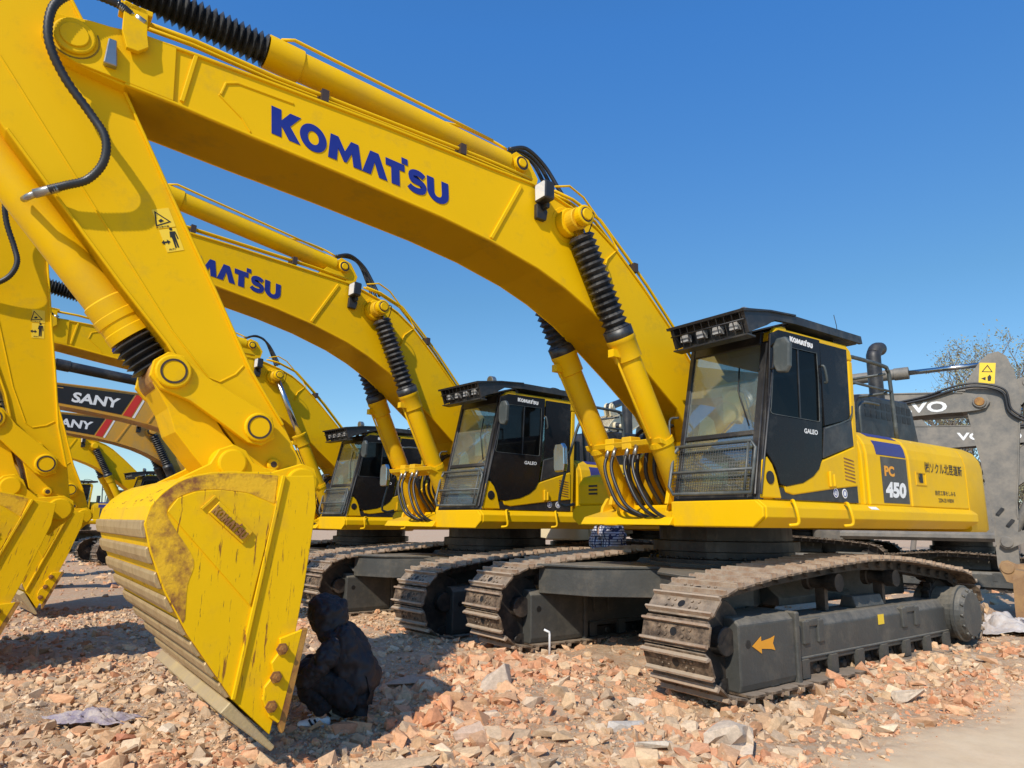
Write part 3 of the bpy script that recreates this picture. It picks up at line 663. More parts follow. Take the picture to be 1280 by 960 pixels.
        part('wiper', 'wip', lambda mb: mb.tube([(FX(2.35)+.02,1.45,2.33),(FX(2.7)+.03,1.30,2.7),(FX(2.95)+.02,1.28,2.95)], .008, 6), m_black, cab)
    def seat(mb):
        mb.prism([(.35,2.0),(.95,2.03),(.97,2.12),(.9,2.15),(.42,2.12)], .85, 1.35)
        mb.prism([(.38,2.08),(.18,2.75),(.24,2.9),(.32,2.88),(.50,2.15)], .86, 1.34); mb.prism([(.2,2.88),(.22,3.02),(.29,3.02),(.31,2.9)], .98, 1.22)
    part('seat', 'seat', seat, m_seat, cab, .04, 3)
    def console(mb):
        mb.box(.45, 1.05, .68, .82, 1.68, 2.18); mb.box(.45, 1.05, 1.38, 1.50, 1.68, 2.18); mb.box(.4, .9, .9, 1.3, 1.68, 2.0); mb.box(1.2,1.34,.68,.80,1.68,2.25)
        for yy in (.75, 1.44): mb.tube([(1.0,yy,2.18),(1.05,yy,2.3),(1.03,yy,2.36)], .022, 8)
        for yy in (1.0, 1.12): mb.tube([(1.28,yy,1.68),(1.35,yy,2.1),(1.32,yy,2.3)], .014, 8)
    part('console', 'console', console, m_int, cab)
    if not low and style == 'main':
        def papers(mb):
            mb.prismx([(1.02,2.42),(1.22,2.42),(1.22,2.78),(1.02,2.78)], 1.28, 1.29)
            mb.prismx([(.75,2.30),(.98,2.29),(.95,2.44),(.88,2.50),(.79,2.46)], 1.36, 1.38)
            mb.prism([(1.46,1.78),(1.43,2.0),(1.425,2.0),(1.455,1.78)], .85, 1.15)
        part('paper_notice', 'papers', papers, m_paper, cab)
    # ---------------- boom
    def boomf(mb):
        mb.prism(BOOM, -.265, .365)
        mb.strip(BTOP[1:], .024, -.285, .385); mb.strip(BBOT[1:], .022, -.285, .385)
        mb.pin(.45, 2.18, -.40, .50, .16)
    bo = part('boom', 'boomf', boomf, boomm, root, bev, 1, mtx=Tb)
    def boomd(mb):
        Y = .365
        mb.strip([(3.454,4.70),(3.80,4.05)], .035, Y-.01, Y+.018); mb.strip([(6.47,4.79),(6.53,4.38)], .03, Y-.01, Y+.018)
        mb.strip([(6.30,4.55),(6.27,4.66),(6.18,4.70),(5.75,4.70)], .018, Y-.01, Y+.010); mb.strip([(6.30,4.55),(6.12,4.42),(6.05,4.33)], .014, Y-.01, Y+.008)
        mb.prism([(6.60,4.36),(6.62,4.79),(7.15,4.742),(7.35,4.70),(7.41,4.57),(7.34,4.45),(7.2,4.40)], Y, Y+.02)       # tip cheek
        mb.pin(7.23, 4.574, Y+.018, Y+.05, .125); mb.pin(7.23, 4.574, Y+.05, Y+.062, .085); mb.pin(7.23, 4.574, -.31, -.26, .125)
        mb.prism([(3.35,4.78),(3.10,4.80),(3.05,5.02),(3.18,5.20),(3.34,5.24),(3.48,5.12),(3.75,4.80)], .06, .12); mb.prism([(3.35,4.78),(3.10,4.80),(3.05,5.02),(3.18,5.20),(3.34,5.24),(3.48,5.12),(3.75,4.80)], -.12, -.06)
        mb.pin(3.3, 5.10, -.16, .17, .085); mb.pin(3.3, 5.10, .165, .185, .05)
        for s in (1, -1):       # boom cylinder boss
            y = .05+s*.315
            mb.pin(PBOOM.x, PBOOM.y, y, y+s*.10, .15)
            mb.pin(PBOOM.x, PBOOM.y, y+s*.10, y+s*.29, .075)
        mb.pin(PBOOM.x, PBOOM.y, .60, .68, .105)
        mb.ring([(PBOOM.x+p[0], PBOOM.y+p[1]) for p in arc(0,0,.19,.19,0,360,24)[:-1]], [(PBOOM.x+p[0], PBOOM.y+p[1]) for p in arc(0,0,.15,.15,0,360,24)[:-1]], .36, .373)
        mb.prism([(6.98,4.95),(6.83,4.93),(6.82,4.76),(6.80,4.66),(6.86,4.60),(6.93,4.60),(6.97,4.72)], .41, .45)      # hose bracket
        mb.box(6.80,7.0,.30,.45,4.90,4.94); mb.box(7.02,7.06,.385,.44,4.42,4.62) if False else None
    part('boom_fitting', 'boomd', boomd, boomm, bo, .004 if not low else 0, 1)
    if not low:
        part('pin_lock', 'plk', lambda mb: mb.prism([(6.97,4.44),(6.99,4.63),(7.04,4.63),(7.05,4.44)], .385, .44), m_steel, bo, .006)
        part('pin_gap', 'pgap', lambda mb: (mb.ring([(7.23+p[0],4.574+p[1]) for p in arc(0,0,.150,.150,150,320,20)+arc(0,0,.142,.142,320,150,20)], [(7.23+p[0],4.574+p[1]) for p in arc(0,0,.148,.148,150,320,20)+arc(0,0,.144,.144,320,150,20)], .3855, .388), mb.pin(PBOOM.x,PBOOM.y,.673,.684,.078), mb.pin(3.3,5.1,.17,.172,.075)), m_pin, bo)
        part('pin_cap', 'pcap2', lambda mb: mb.pin(PBOOM.x,PBOOM.y,.676,.70,.062), boomm, bo)
        def pipes(mb):
            for yy, zz in ((.33,.075),(.25,.09),(-.2,.08)):
                mb.tube([(6.95,yy,4.80+zz+.04),(6.5,yy,4.80+zz+.05),(5.9,yy,4.80+zz+.01),(3.9,yy,4.80+zz),(3.62,yy,4.80+zz-.01),(3.3,yy,4.79+zz-.02)], .017, 8)
                mb.tube([(3.0,yy,4.74+zz),(2.75,yy,4.72+zz),(2.35,yy,4.60+zz),(1.95,yy,4.28+zz),(1.62,yy,4.0+zz),(1.1,yy,3.5+zz),(.7,yy,3.05+zz)], .017, 8)
            mb.tube([(4.2,.02,5.30),(3.95,.02,5.34),(3.6,.02,5.32),(3.42,.06,5.26)], .015, 8, 3)
            mb.tube([(3.0,.34,4.86),(2.8,.34,4.93),(2.6,.34,4.86),(2.2,.34,4.52),(2.12,.36,4.38),(2.30,.375,4.22),(2.36,.375,4.05)], .012, 6)
        part('steel_pipe', 'pipes', pipes, boomm, bo)
        def clamps(mb):
            for xx, zz in ((5.5,4.87),(4.15,4.87),(1.85,4.24)):
                mb.box(xx-.03,xx+.03,.20,.38,zz-.06,zz+.045)
        part('pipe_clamp', 'clamps', clamps, m_pin, bo)
        def gl(mb): mb.tube([(2.80,.69,4.50),(2.70,.60,4.52),(2.66,.48,4.40),(2.70,.40,4.28),(2.62,.385,4.20),(2.58,.38,4.16)], .006, 6, 4)
        part('grease_line', 'gl', gl, m_pin, bo)
        def hh(mb):
            for yy, dz in ((.0,.10),(-.1,.16),(.1,.04)):
                mb.tube([(3.42,yy,5.25),(3.2,yy,5.32+dz*.3),(2.95,yy,5.18+dz),(2.78,yy+.05,4.95+dz*.5),(2.70,yy+.12,4.78)], .022, 8, 6)
        part('hose', 'hh', hh, m_hose, bo)
        if style == 'main':
            t = MB(); ang = R(-4.7); put_logo(t, (5.90,.3655,4.375), (-math.cos(ang),0,math.sin(ang)), (math.sin(-ang),0,math.cos(ang)), NL, .215, 1.62, .004)
            part('lettering', 'logo', lambda mb: mb.add(t.v, t.f), m_blue, bo)
    lb = part('work_lamp', 'wlamp', lambda mb: (mb.prismx([(.40,4.56),(.56,4.56),(.57,4.58),(.57,4.74),(.55,4.76),(.41,4.76),(.39,4.74),(.39,4.58)], 3.20, 3.31), mb.box(3.2,3.24,.36,.50,4.50,4.56), mb.prism([(3.30,4.40),(3.18,4.40),(3.16,4.50),(3.2,4.56),(3.3,4.56)], .365, .42)), m_blk, bo, .01 if not low else 0, 2)
    part('lens', 'wlens', lambda mb: mb.prismx([(.41,4.58),(.55,4.58),(.555,4.73),(.545,4.745),(.415,4.745),(.405,4.73)], 3.311, 3.316), m_lamp, lb)
    if style == 'sany':
        part('name_band', 'band', lambda mb: mb.prism([(6.3,4.36),(6.3,4.74),(4.62,4.70),(4.44,4.38),(4.30,4.17),(6.0,4.33)] if False else [(6.2,4.36),(6.2,4.745),(4.20,4.735),(4.45,4.20),(5.3,4.29)], .366, .371), m_black, bo)
        t = MB(); put_text(t, 'SANY', (5.55,.371,4.38), (-1,0,-.03), VL, NL, .25, 1.05, .035, .1, .003); t.obj('lettering', m_white, bo)
        part('red_chevron', 'chev', lambda mb: mb.prism([(4.16,4.735),(3.98,4.735),(4.22,4.16),(4.41,4.19)], .366, .371), m_red, bo)
        part('white_chevron', 'chev2', lambda mb: mb.prism([(3.95,4.735),(3.90,4.735),(4.14,4.14),(4.19,4.15)], .366, .371), m_white, bo)
    if style == 'pale':
        for s in (-1, 1):
            t = MB(); put_text(t, 'CAT', (2.05 if s < 0 else 2.9,.366 if s > 0 else -.266,3.62 if s < 0 else 4.3), (-s*.74,0,-s*-1*.0+(.67 if s < 0 else -.67)), (-.67 if s < 0 else .67,0,.74), (0,s,0), .34, .85, .05, 0, .003); t.obj('lettering', m_black, bo)
    if style == 'grey':
        t = MB(); put_text(t, 'VOLVO', (tx,-.266,4.34), (.999,0,.02), VL, (0,-1,0), .235, 1.6, .03, 0, .003); t.obj('lettering', m_white, bo)
    # ---------------- boom cylinders
    for s in (1, -1):
        y = .05+s*.45; pt = ap(Tb, PBOOM); a3 = Vector((PCYF.x, y, PCYF.y)); b3 = Vector((pt.x, y, pt.y)); dd = (b3-a3).normalized(); L = (b3-a3).length
        tl = 2.02
        def tubef(mb): mb.lathe(a3+dd*.02, b3, [(0,.11),(.12,.115),(.14,.125),(tl-.25,.125),(tl-.24,.145),(tl-.05,.148),(tl-.04,.155),(tl,.155)], 24)
        cy = MB(); tubef(cy); cy.pin(PCYF.x, PCYF.y, y-.09, y+.09, .125); cyo = cy.obj('boom_cylinder', cylm, root); cyo.data.set_sharp_from_angle(angle=R(40))
        rd_ = MB(); rd_.cyl(a3+dd*tl, b3-dd*.1, .06, 16); rd_.obj('rod', m_chrome, cyo)
        ey = MB(); ey.pin(pt.x, pt.y, y-.075, y+.075, .115); ey.obj('rod_eye', cylm, cyo)
        if bell and boot:
            be = MB(); bellows(be, a3+dd*(tl+.02), b3-dd*.16, .104, .142, 16); be.lathe(a3+dd*(tl-.02), b3, [(0,.15),(.14,.155)], 20); be.obj('bellows', m_rub, cyo)
        if not low:
            pp = MB(); u = Vector((dd.z, 0, -dd.x)); q0 = a3+dd*.95+u*.15; q1 = a3+dd*(tl-.1)+u*.17
            pp.tube([q0-u*.02, q0, q1, q1-u*.05+dd*.05], .014, 8); pp.box(q1.x-.05, q1.x+.05, y-.04, y+.04, q1.z-.04, q1.z+.04); pp.obj('steel_pipe', cylm, cyo)
            cb = MB(); c3 = a3+dd*.82; cb.lathe(c3, c3+dd, [(0,.14),(.06,.14)], 20, False); cb.obj('clamp_ring', cylm, cyo)
    if not low:
        def cross(mb):
            mb.prism([(1.60,2.19),(1.80,2.25),(1.83,2.31),(1.62,2.27)], -.52, .62); mb.box(1.66,1.82,-.2,-.06,2.22,2.36); mb.box(1.66,1.82,.06,.2,2.22,2.36)
        part('pipe_bracket', 'cross', cross, body, root, .008)
        def lh(mb):
            for k, (ya, yb) in enumerate(((.26,.48),(.14,.38),(-.06,.26),(-.16,.2))):
                mb.tube([(1.80,ya,2.22),(1.86,ya,2.05),(1.88,ya+.08,1.85),(1.84,ya+.2,1.62),(1.70,yb+.05,1.50),(1.5,yb+.05,1.50)], .019, 8, 6)
        part('hose', 'lh', lh, m_hose, root)
        def lf(mb):
            for ya in (.26,.14,-.06,-.16): mb.cyl((1.79,ya,2.26),(1.83,ya,2.15), .024, 6)
        part('hose_fitting', 'lf', lf, m_steel, root)
        def bh(mb):
            for k in range(4): mb.tube([(.9,.2-.13*k,2.6),(1.3,.2-.13*k,2.45),(1.45,.2-.13*k,2.0),(1.2,.2-.13*k,1.62)], .024, 8, 5)
        part('hose', 'bh', bh, m_hose, root)
    # ---------------- arm cylinder
    h2 = ap(Tb, PHNG); t2 = ap(Ta, PARMT if style != 'grey' else Vector((8.0, 5.08))); a3 = Vector((h2.x,.03,h2.y)); b3 = Vector((t2.x,.03,t2.y)); dd = (b3-a3).normalized(); L = (b3-a3).length; tl = 2.62
    ac = MB(); ac.lathe(a3, b3, [(0,.09),(.1,.10),(.12,.125),(tl-.3,.125),(tl-.29,.14),(tl,.14)], 24)
    aco = ac.obj('arm_cylinder', cylm, root); aco.data.set_sharp_from_angle(angle=R(40))
    rr_ = MB(); rr_.cyl(a3+dd*tl, b3-dd*.1, .055, 14); rr_.obj('rod', m_chrome, aco)
    for q in (h2, t2): e9 = MB(); e9.pin(q.x, q.y, -.058, .118, .12); e9.obj('cylinder_eye', cylm, aco)
    if bell: be = MB(); bellows(be, a3+dd*(tl-.01), b3-dd*.15, .095, .14, 30); be.obj('bellows', m_rub, aco)
    if not low:
        pp = MB(); pp.tube([a3+dd*.35+Vector((0,.1,.12)), a3+dd*.9+Vector((0,.1,.13)), a3+dd*(tl-.2)+Vector((0,.1,.15)), a3+dd*(tl-.1)+Vector((0,.08,.11))], .015, 8); pp.obj('steel_pipe', cylm, aco)
    # ---------------- arm
    def armf(mb):
        mb.prism(ARM if style != 'grey' else GARM, -.18, .265)
        (mb.strip(ARMREAR[1:], -.02, -.205, .290), mb.strip(ARMFRONT[3:8], -.02, -.205, .290)) if style != 'grey' else (mb.strip(GARM[2:8], -.02, -.205, .290), mb.strip(GARM[15:20], -.02, -.205, .290))
        mb.pin(PBKT.x, PBKT.y, -.24, .33, .135); mb.pin(PLEV.x, PLEV.y, -.22, .30, .12)
    ar = part('arm', 'armf' + ('g' if style == 'grey' else ''), armf, boomm, root, bev, 1, mtx=Ta)
    def armd(mb):
        mb.pin(5.936, 2.208+.02, .26, .30, .045); mb.pin(5.66, 1.828, .26, .30, .045)
        mb.strip([(7.60,4.35),(6.42,2.72),(6.15,2.42),(6.08,2.40),(5.98,2.47),(5.93,2.54)], .012, .262, .272)
        mb.prism([(7.75,4.1),(8.1,4.2),(8.24,4.33),(8.24,4.48),(8.12,4.54),(7.85,4.62)], .14, .20); mb.prism([(7.75,4.1),(8.1,4.2),(8.24,4.33),(8.24,4.48),(8.12,4.54),(7.85,4.62)], -.14, -.08)
        mb.pin(8.12, 4.40, -.16, .22, .08)
    part('arm_fitting', 'armd', armd, boomm, ar, .003 if not low else 0, 1)
    if not low:
        part('pin_hole', 'ph', lambda mb: (mb.pin(5.936,2.228,.295,.302,.024,12), mb.pin(5.66,1.828,.295,.302,.024,12)), m_pin, ar)
        if style in ('main',):
            def dec(mb):
                mb.prism([(6.565,3.58),(6.49,3.46),(6.40,3.535),(6.475,3.655)], .2655, .2675) if False else None
                mb.prism([(6.640,3.555),(6.535,3.60),(6.475,3.475),(6.58,3.43)], .2655, .2680); mb.prism([(6.578,3.42),(6.473,3.465),(6.405,3.315),(6.51,3.27)], .2655, .2680)
            dl = part('warning_decal', 'dec', dec, m_lyel, ar)
            def dec2(mb):
                o = [(6.622,3.55),(6.508,3.50),(6.60,3.44)]; c = sum((Vector(p) for p in o), Vector((0,0)))/3; i = [tuple(c+(Vector(p)-c)*.78) for p in o]
                mb.ring(o, i, .268, .2700); mb.prism([(6.59,3.485),(6.575,3.505),(6.555,3.495),(6.575,3.475)], .268, .27)
                put_text(mb, '△注意作業', (6.598,.2675,3.425), (-.9,0,.38), (.38,0,.9), NL, .014, .09, .01, 0, .002)
                # standing figure with arrow
                B = Vector((6.475,3.375)); ux = Vector((-.91,.40)); uy = Vector((.40,.91))
                def P(u, v): q = B+ux*u+uy*v; return (q.x, q.y)
                mb.prism([P(-.014,.02),(P(.014,.02)),P(.018,.05),P(.022,.0),P(.03,.004),P(.024,.058),P(-.014,.062),P(-.022,.02),P(-.016,.018)], .268, .27)
                mb.prism([P(-.012,.02),P(-.012,-.06),P(-.002,-.06),P(0,.01),P(.004,-.06),P(.014,-.06),P(.014,.02)], .268, .2701)
                mb.prism([P(*p) for p in arc(.0,.078,.011,.011,0,360,10)[:-1]], .268, .27)
                mb.prism([P(-.09,-.01),P(-.07,.008),P(-.07,-.004),P(-.05,-.004),P(-.05,.008),P(-.03,-.01),P(-.05,-.028),P(-.05,-.016),P(-.07,-.016),P(-.07,-.028)], .268, .27)
                put_text(mb, '危険', (6.50,.2675,3.285), (-.9,0,.38), (.38,0,.9), NL, .014, .05, .01, 0, .002)
            part('decal_print', 'dec2', dec2, m_black, dl)
        def ahose(mb):
            P3 = [(6.93,.43,4.87),(7.02,.44,4.90),(7.20,.46,4.88),(7.30,.47,4.80),(7.37,.47,4.66),(7.36,.45,4.45),(7.25,.42,4.25),(7.08,.42,4.05),(6.98,.44,3.90),(6.97,.42,3.74),(7.04,.38,3.61),(7.15,.36,3.54),(7.24,.34,3.49)]
            mb.tube(P3, .025, 10, 14, .2)
        ah = part('arm_hose', 'ahose', ahose, m_hose, ar)
        part('hose_fitting', 'ahf', lambda mb: (mb.cyl((7.19,.35,3.515),(7.31,.30,3.455),.03,10), mb.tube([(7.30,.30,3.46),(7.34,.26,3.44),(7.36,.18,3.45)],.022,8), mb.cyl((6.88,.42,4.86),(7.02,.44,4.90),.026,10), mb.cyl((6.84,.42,4.84),(6.90,.42,4.865),.04,6)), m_steel, ah)
    if style == 'grey':
        hz = MB(); hz.tube([(5.9,-.30,5.50),(6.5,-.31,5.22),(7.05,-.32,5.04),(7.42,-.30,4.83),(7.66,-.27,4.48),(7.50,-.25,4.10),(7.62,-.22,3.72),(7.75,-.12,3.5)], .028, 8, 6); hz.obj('hose', m_hose, ar)
        hz = MB(); hz.tube([(5.9,-.30,5.56),(6.5,-.31,5.28),(7.08,-.33,5.10),(7.46,-.31,4.88),(7.72,-.28,4.50),(7.56,-.26,4.12),(7.66,-.23,3.76),(7.78,-.13,3.54)], .022, 8, 6); hz.obj('hose', m_hose, ar)
        for zz in (2.35, 2.62): hz = MB(); hz.prism([(6.0,zz),(6.16,zz+.05),(6.19,zz+.0),(6.03,zz-.05)], -.22, -.18); hz.obj('lug', m_blk, ar)
        hz = MB(); hz.pin(7.23,4.574,-.33,-.285,.09); hz.obj('pin_head', m_rust, ar)
        gl_ = MB(); u = Vector((.66,.75)); w2 = Vector((.75,-.66)); c0 = Vector((7.72,4.98))
        def PP(a, b): q = c0+w2*a+u*b; return (q.x, q.y)
        gl_.prism([PP(-.14,-.22),PP(.14,-.22),PP(.14,.22),PP(-.14,.22)], -.1835, -.1805); dl = gl_.obj('warning_decal', m_lyel, ar); 
        gp = MB(); tri = [PP(-.10,.02),PP(.10,.02),PP(0,.18)]; c1 = (Vector(tri[0])+Vector(tri[1])+Vector(tri[2]))/3; gp.ring(tri, [tuple(c1+(Vector(p)-c1)*.7) for p in tri], -.1855, -.184)
        gp.prism([PP(.02,-.17),PP(.07,-.17),PP(.08,-.08),PP(.05,-.03),PP(.01,-.08)], -.1855, -.184); gp.prism([PP(-.10,-.12),PP(-.02,-.16),PP(-.02,-.08)], -.1855, -.184)
        for q in islands(gp): q.obj('decal_print', m_black, dl)
    # ---------------- bucket linkage
    def lev(mb):
        for s in (1, -1):
            yc2 = .04; y0 = yc2+s*.265; y1 = yc2+s*.325
            c0, c1 = PLEV, PROD; dd2 = (c1-c0).normalized(); nn = Vector((-dd2.y, dd2.x))
            P = [tuple(c0-nn*.13), tuple(c0-nn*.10-dd2*.09), tuple(c0-dd2*.14), tuple(c0+nn*.12-dd2*.04), tuple(c0+nn*.11+dd2*.2), tuple(c1-dd2*.2+nn*.10), tuple(c1+nn*.135), tuple(c1+nn*.10+dd2*.10), tuple(c1+dd2*.14), tuple(c1-nn*.10+dd2*.10), tuple(c1-nn*.135), tuple(c1-nn*.10-dd2*.2), tuple(c0-nn*.115+dd2*.18)]
            mb.prism(P, y0, y1)
            mb.pin(c1.x, c1.y, y1-.001*s, y1+s*.035, .115); mb.pin(c0.x, c0.y, y1-.001*s, y1+s*.03, .105)
    lv_ = part('bucket_lever', 'lev', lev, boomm, root, bev, 2, mtx=Tl)
    def levp(mb):
        for c, y, r in ((PROD, .40, .085), (PLEV, .395, .085)): mb.ring([(c.x+p[0], c.y+p[1]) for p in arc(0,0,r,r,0,360,28)[:-1]], [(c.x+p[0], c.y+p[1]) for p in arc(0,0,r-.014,r-.014,0,360,28)[:-1]], y-.01, y+.004)
    part('pin_ring', 'levp', levp, m_pin, lv_)
    def lnk(mb):
        c0, c1 = PLNK, PROD; dd2 = (c1-c0).normalized(); nn = Vector((-dd2.y, dd2.x))
        mb.prism([tuple(c0-nn*.13), tuple(c0-dd2*.13), tuple(c0+nn*.13), tuple(c0+nn*.10+dd2*.2), tuple(c1-dd2*.2+nn*.10), tuple(c1+nn*.12), tuple(c1+dd2*.12), tuple(c1-nn*.12), tuple(c1-dd2*.2-nn*.13), tuple((c0+c1)/2-nn*.17), tuple(c0-nn*.15+dd2*.15)], -.20, .28)
        mb.pin(c0.x, c0.y, -.32, .40, .12)
    part('bucket_link', 'lnk', lnk, boomm, root, .03 if not low else 0, 3, mtx=Tn)
    k2 = ap(Ta, PBRK); a3 = Vector((k2.x,.03,k2.y)); b3 = Vector((Q.x,.03,Q.y)); dd = (b3-a3).normalized(); L = (b3-a3).length; tl = L-.36
    bc = MB(); bc.lathe(a3, b3, [(0,.10),(.1,.13),(tl-.3,.13),(tl-.29,.142),(tl-.19,.142),(tl-.185,.148),(tl-.13,.148),(tl-.125,.142),(tl-.07,.142),(tl-.065,.148),(tl,.148)], 28); bc.pin(k2.x, k2.y, -.06, .12, .12)
    bco = bc.obj('bucket_cylinder', cylm, root); bco.data.set_sharp_from_angle(angle=R(40))
    rr_ = MB(); rr_.cyl(a3+dd*tl, b3-dd*.05, .07, 14); rr_.pin(Q.x, Q.y, -.17, .24, .13); rr_.obj('rod', m_rust if style == 'main' else m_grey, bco)
    if bell: be = MB(); bellows(be, a3+dd*(tl+.01), b3-dd*.10, .12, .16, 5, 24); be.obj('bellows', m_rub, bco)
    if not low:
        pp = MB(); u = Vector((dd.z, 0, -dd.x)); u = u if u.x < 0 else -u
        pp.tube([a3+dd*.4+u*.15+Vector((0,.06,0)), a3+dd*(tl-.5)+u*.16+Vector((0,.06,0)), a3+dd*(tl-.35)+u*.12+Vector((0,.06,0))], .013, 8); pp.obj('steel_pipe', m_steel, bco)
    # ---------------- bucket
    W = 1.06
    def shell(mb):
        mb.strip(BACK, .03, -W+.03, W-.03)
        mb.strip([(5.84,1.70),(5.634,1.712)], .03, -W+.03, W-.03); taper(mb)
    bk = part('bucket', 'shell', shell, bktm, root, mtx=Tk)
    if bucket:
        def sidep(mb):
            for s in (1, -1): mb.prism(BPL, s*(W-.035), s*W)
            taper(mb)
        part('side_plate', 'sidep', sidep, bktm, bk, .004 if not low else 0)
        def dbl(mb):
            for s in (1, -1):
                mb.prism([(6.50,1.46),(6.47,1.555),(6.38,1.615),(6.22,1.645),(6.05,1.625),(5.885,1.52),(5.99,.90)] if False else [(6.475,1.47),(6.43,1.545),(6.34,1.585),(6.20,1.60),(6.05,1.585),(5.873,1.515),(5.975,.93)], s*W, s*(W+.014))
                mb.strip([(5.825,1.70),(6.018,.42)], .022, s*(W-.002), s*(W+.022))
            taper(mb)
        part('doubler_plate', 'dbl', dbl, bktm, bk, .003 if not low else 0)
        if not low:
            def rim(mb):
                for s in (1, -1):
                    o = [(6.335,.86),(6.44,1.04),(6.53,1.25),(6.573,1.40),(6.555,1.495),(6.505,1.568),(6.435,1.630),(6.368,1.664),(6.26,1.690),(6.153,1.70),(6.0,1.705),(5.87,1.70)]
                    i = [(6.325,.88),(6.33,1.06),(6.31,1.20),(6.43,1.38),(6.478,1.47),(6.43,1.548),(6.34,1.590),(6.24,1.605),(6.15,1.60),(6.05,1.592),(5.96,1.56),(5.878,1.53)]
                    sp = lambda L_: [tuple(q) for q in smooth_path([Vector(q) for q in L_], 4)]
                    mb.prism(sp(o)+sp(i)[::-1], s*W, s*(W+.002))
            part('worn_rim', 'rim', rim, m_rimw, bk)
            def npl(mb):
                mb.prism([(6.205,1.535),(6.00,1.36),(6.055,1.29),(6.262,1.467)], W+.013, W+.032)
            np_ = part('name_plate', 'npl', npl, bktm, bk, .003)
            t = MB(); dx = Vector((-.205,0,-.175)).normalized(); up = Vector((-dx.z*-1,0,-dx.x)).normalized()
            up = Vector((-.65,0,.76)) if False else Vector((dx.z*1.0,0,-dx.x)); 
            put_logo(t, Vector((6.250,W+.032,1.473)), dx, up, NL, .05, .25, .012)
            part('embossed_lettering', 'emb', lambda mb: mb.add(t.v, t.f), m_rust, np_)
            part('plate_bar', 'pbar', lambda mb: mb.strip([(6.225,1.56),(6.295,1.485)], .012, W+.013, W+.03), bktm, np_)
    # wear strips on the back
    pb = [Vector(p) for p in BACK[1:]]; Ls = [0]
    for p, q in zip(pb, pb[1:]): Ls.append(Ls[-1]+(q-p).length)
    def at(s):
        for i in range(len(pb)-1):
            if s <= Ls[i+1]: return pb[i].lerp(pb[i+1], (s-Ls[i])/(Ls[i+1]-Ls[i])), (pb[i+1]-pb[i]).normalized()
        return pb[-1], (pb[-1]-pb[-2]).normalized()
    def wear(mb, s0, s1):
        p, d0 = at(s0); q, d1 = at(s1); n0 = Vector((d0.y,-d0.x)); n1 = Vector((d1.y,-d1.x))
        mb.prism([tuple(p), tuple(q), tuple(q+n1*.02-d1*.008), tuple((p+q)/2+(n0+n1)*.015), tuple(p+n0*.022+d0*.008)], -W+.01, W-.01); taper(mb)
    for k in range(8):
        s0 = .03+k*.148
        part('wear_strip', 'wear%d' % k, lambda mb: wear(mb, s0, s0+.105), m_strip if style != 'grey' else m_brownb, bk, bev)
    def ears(mb):
        for y in (-.36, -.26, .33, .43):
            pass
        for y0, y1 in ((-.37,-.31),(.38,.44)):
            mb.prism([(5.40,1.60),(5.36,1.70),(5.40,1.80),(5.50,1.835),(5.60,1.80),(5.72,1.76),(5.84,1.82),(5.90,1.90),(5.99,1.94),(6.08,1.90),(6.13,1.80),(6.30,1.70),(6.35,1.66),(6.1,1.66),(5.66,1.66),(5.64,1.40),(5.50,1.42)], y0, y1)
            mb.pin(5.99,1.81,y0-.02,y1+.03,.095); mb.pin(5.5,1.688,y0-.02,y1+.03,.115)
        mb.prism([(5.62,1.71),(5.62,1.78),(5.8,1.80),(5.92,1.72)], -.31, .38)
    part('bucket_ear', 'ears', ears, bktm if style == 'grey' else boomm, bk, bev)
    def lip(mb):
        a5, b5 = Vector((6.05,.40)), Vector((5.77,.12)); d5 = (b5-a5).normalized(); n5 = Vector((-d5.y,d5.x)); n5 = n5 if n5.x > 0 else -n5
        mb.prism([tuple(a5+n5*.062), tuple(b5+n5*.022), tuple(b5-n5*.01), tuple(a5-n5*.012)], -W-.005, W+.005); taper(mb)
    lp_ = part('cutting_edge', 'lip', lip, m_lip, bk, bev)
    if not low:
        def lipb(mb):
            n5 = Vector((.69,-.72)); c5 = Vector((5.93,.26))
            for k in range(6):
                y = -.88+k*.33; c = c5+n5*.042; mb.lathe((c.x,y,c.y), (c.x+n5.x,y,c.y+n5.y), [(0,.035),(.008,.03),(.012,.012)], 10, False)
        part('edge_bolt', 'lipb', lipb, m_strip, lp_)
        def cutter(mb):
            for s in (1, -1):
                mb.prism([(5.655,.775),(5.79,.735),(5.785,.66),(5.83,.60),(5.81,.53),(5.86,.47),(5.865,.40),(5.82,.30),(5.765,.26),(5.755,.27)], s*W, s*(W+.03))
        part('side_cutter', 'cutter', cutter, bktm, bk, .004)
        def cedge(mb):
            for s in (1, -1): mb.prism([(5.62,.78),(5.66,.775),(5.762,.262),(5.74,.20),(5.725,.21)], s*(W-.02), s*(W+.028))
        part('side_edge', 'cedge', cedge, m_rust, bk, .003)
        for z, x in ((.675,5.775),(.52,5.80),(.36,5.815)):
            bt = part('bolt', 'bolt', lambda mb: mb.lathe((0,0,0),(0,1,0),[(0,.036),(.012,.036),(.013,.026),(.035,.026),(.037,.014),(.05,.014)],6,False), m_rust, bk, mtx=Matrix.Translation((x,W+.03,z)))
    return root
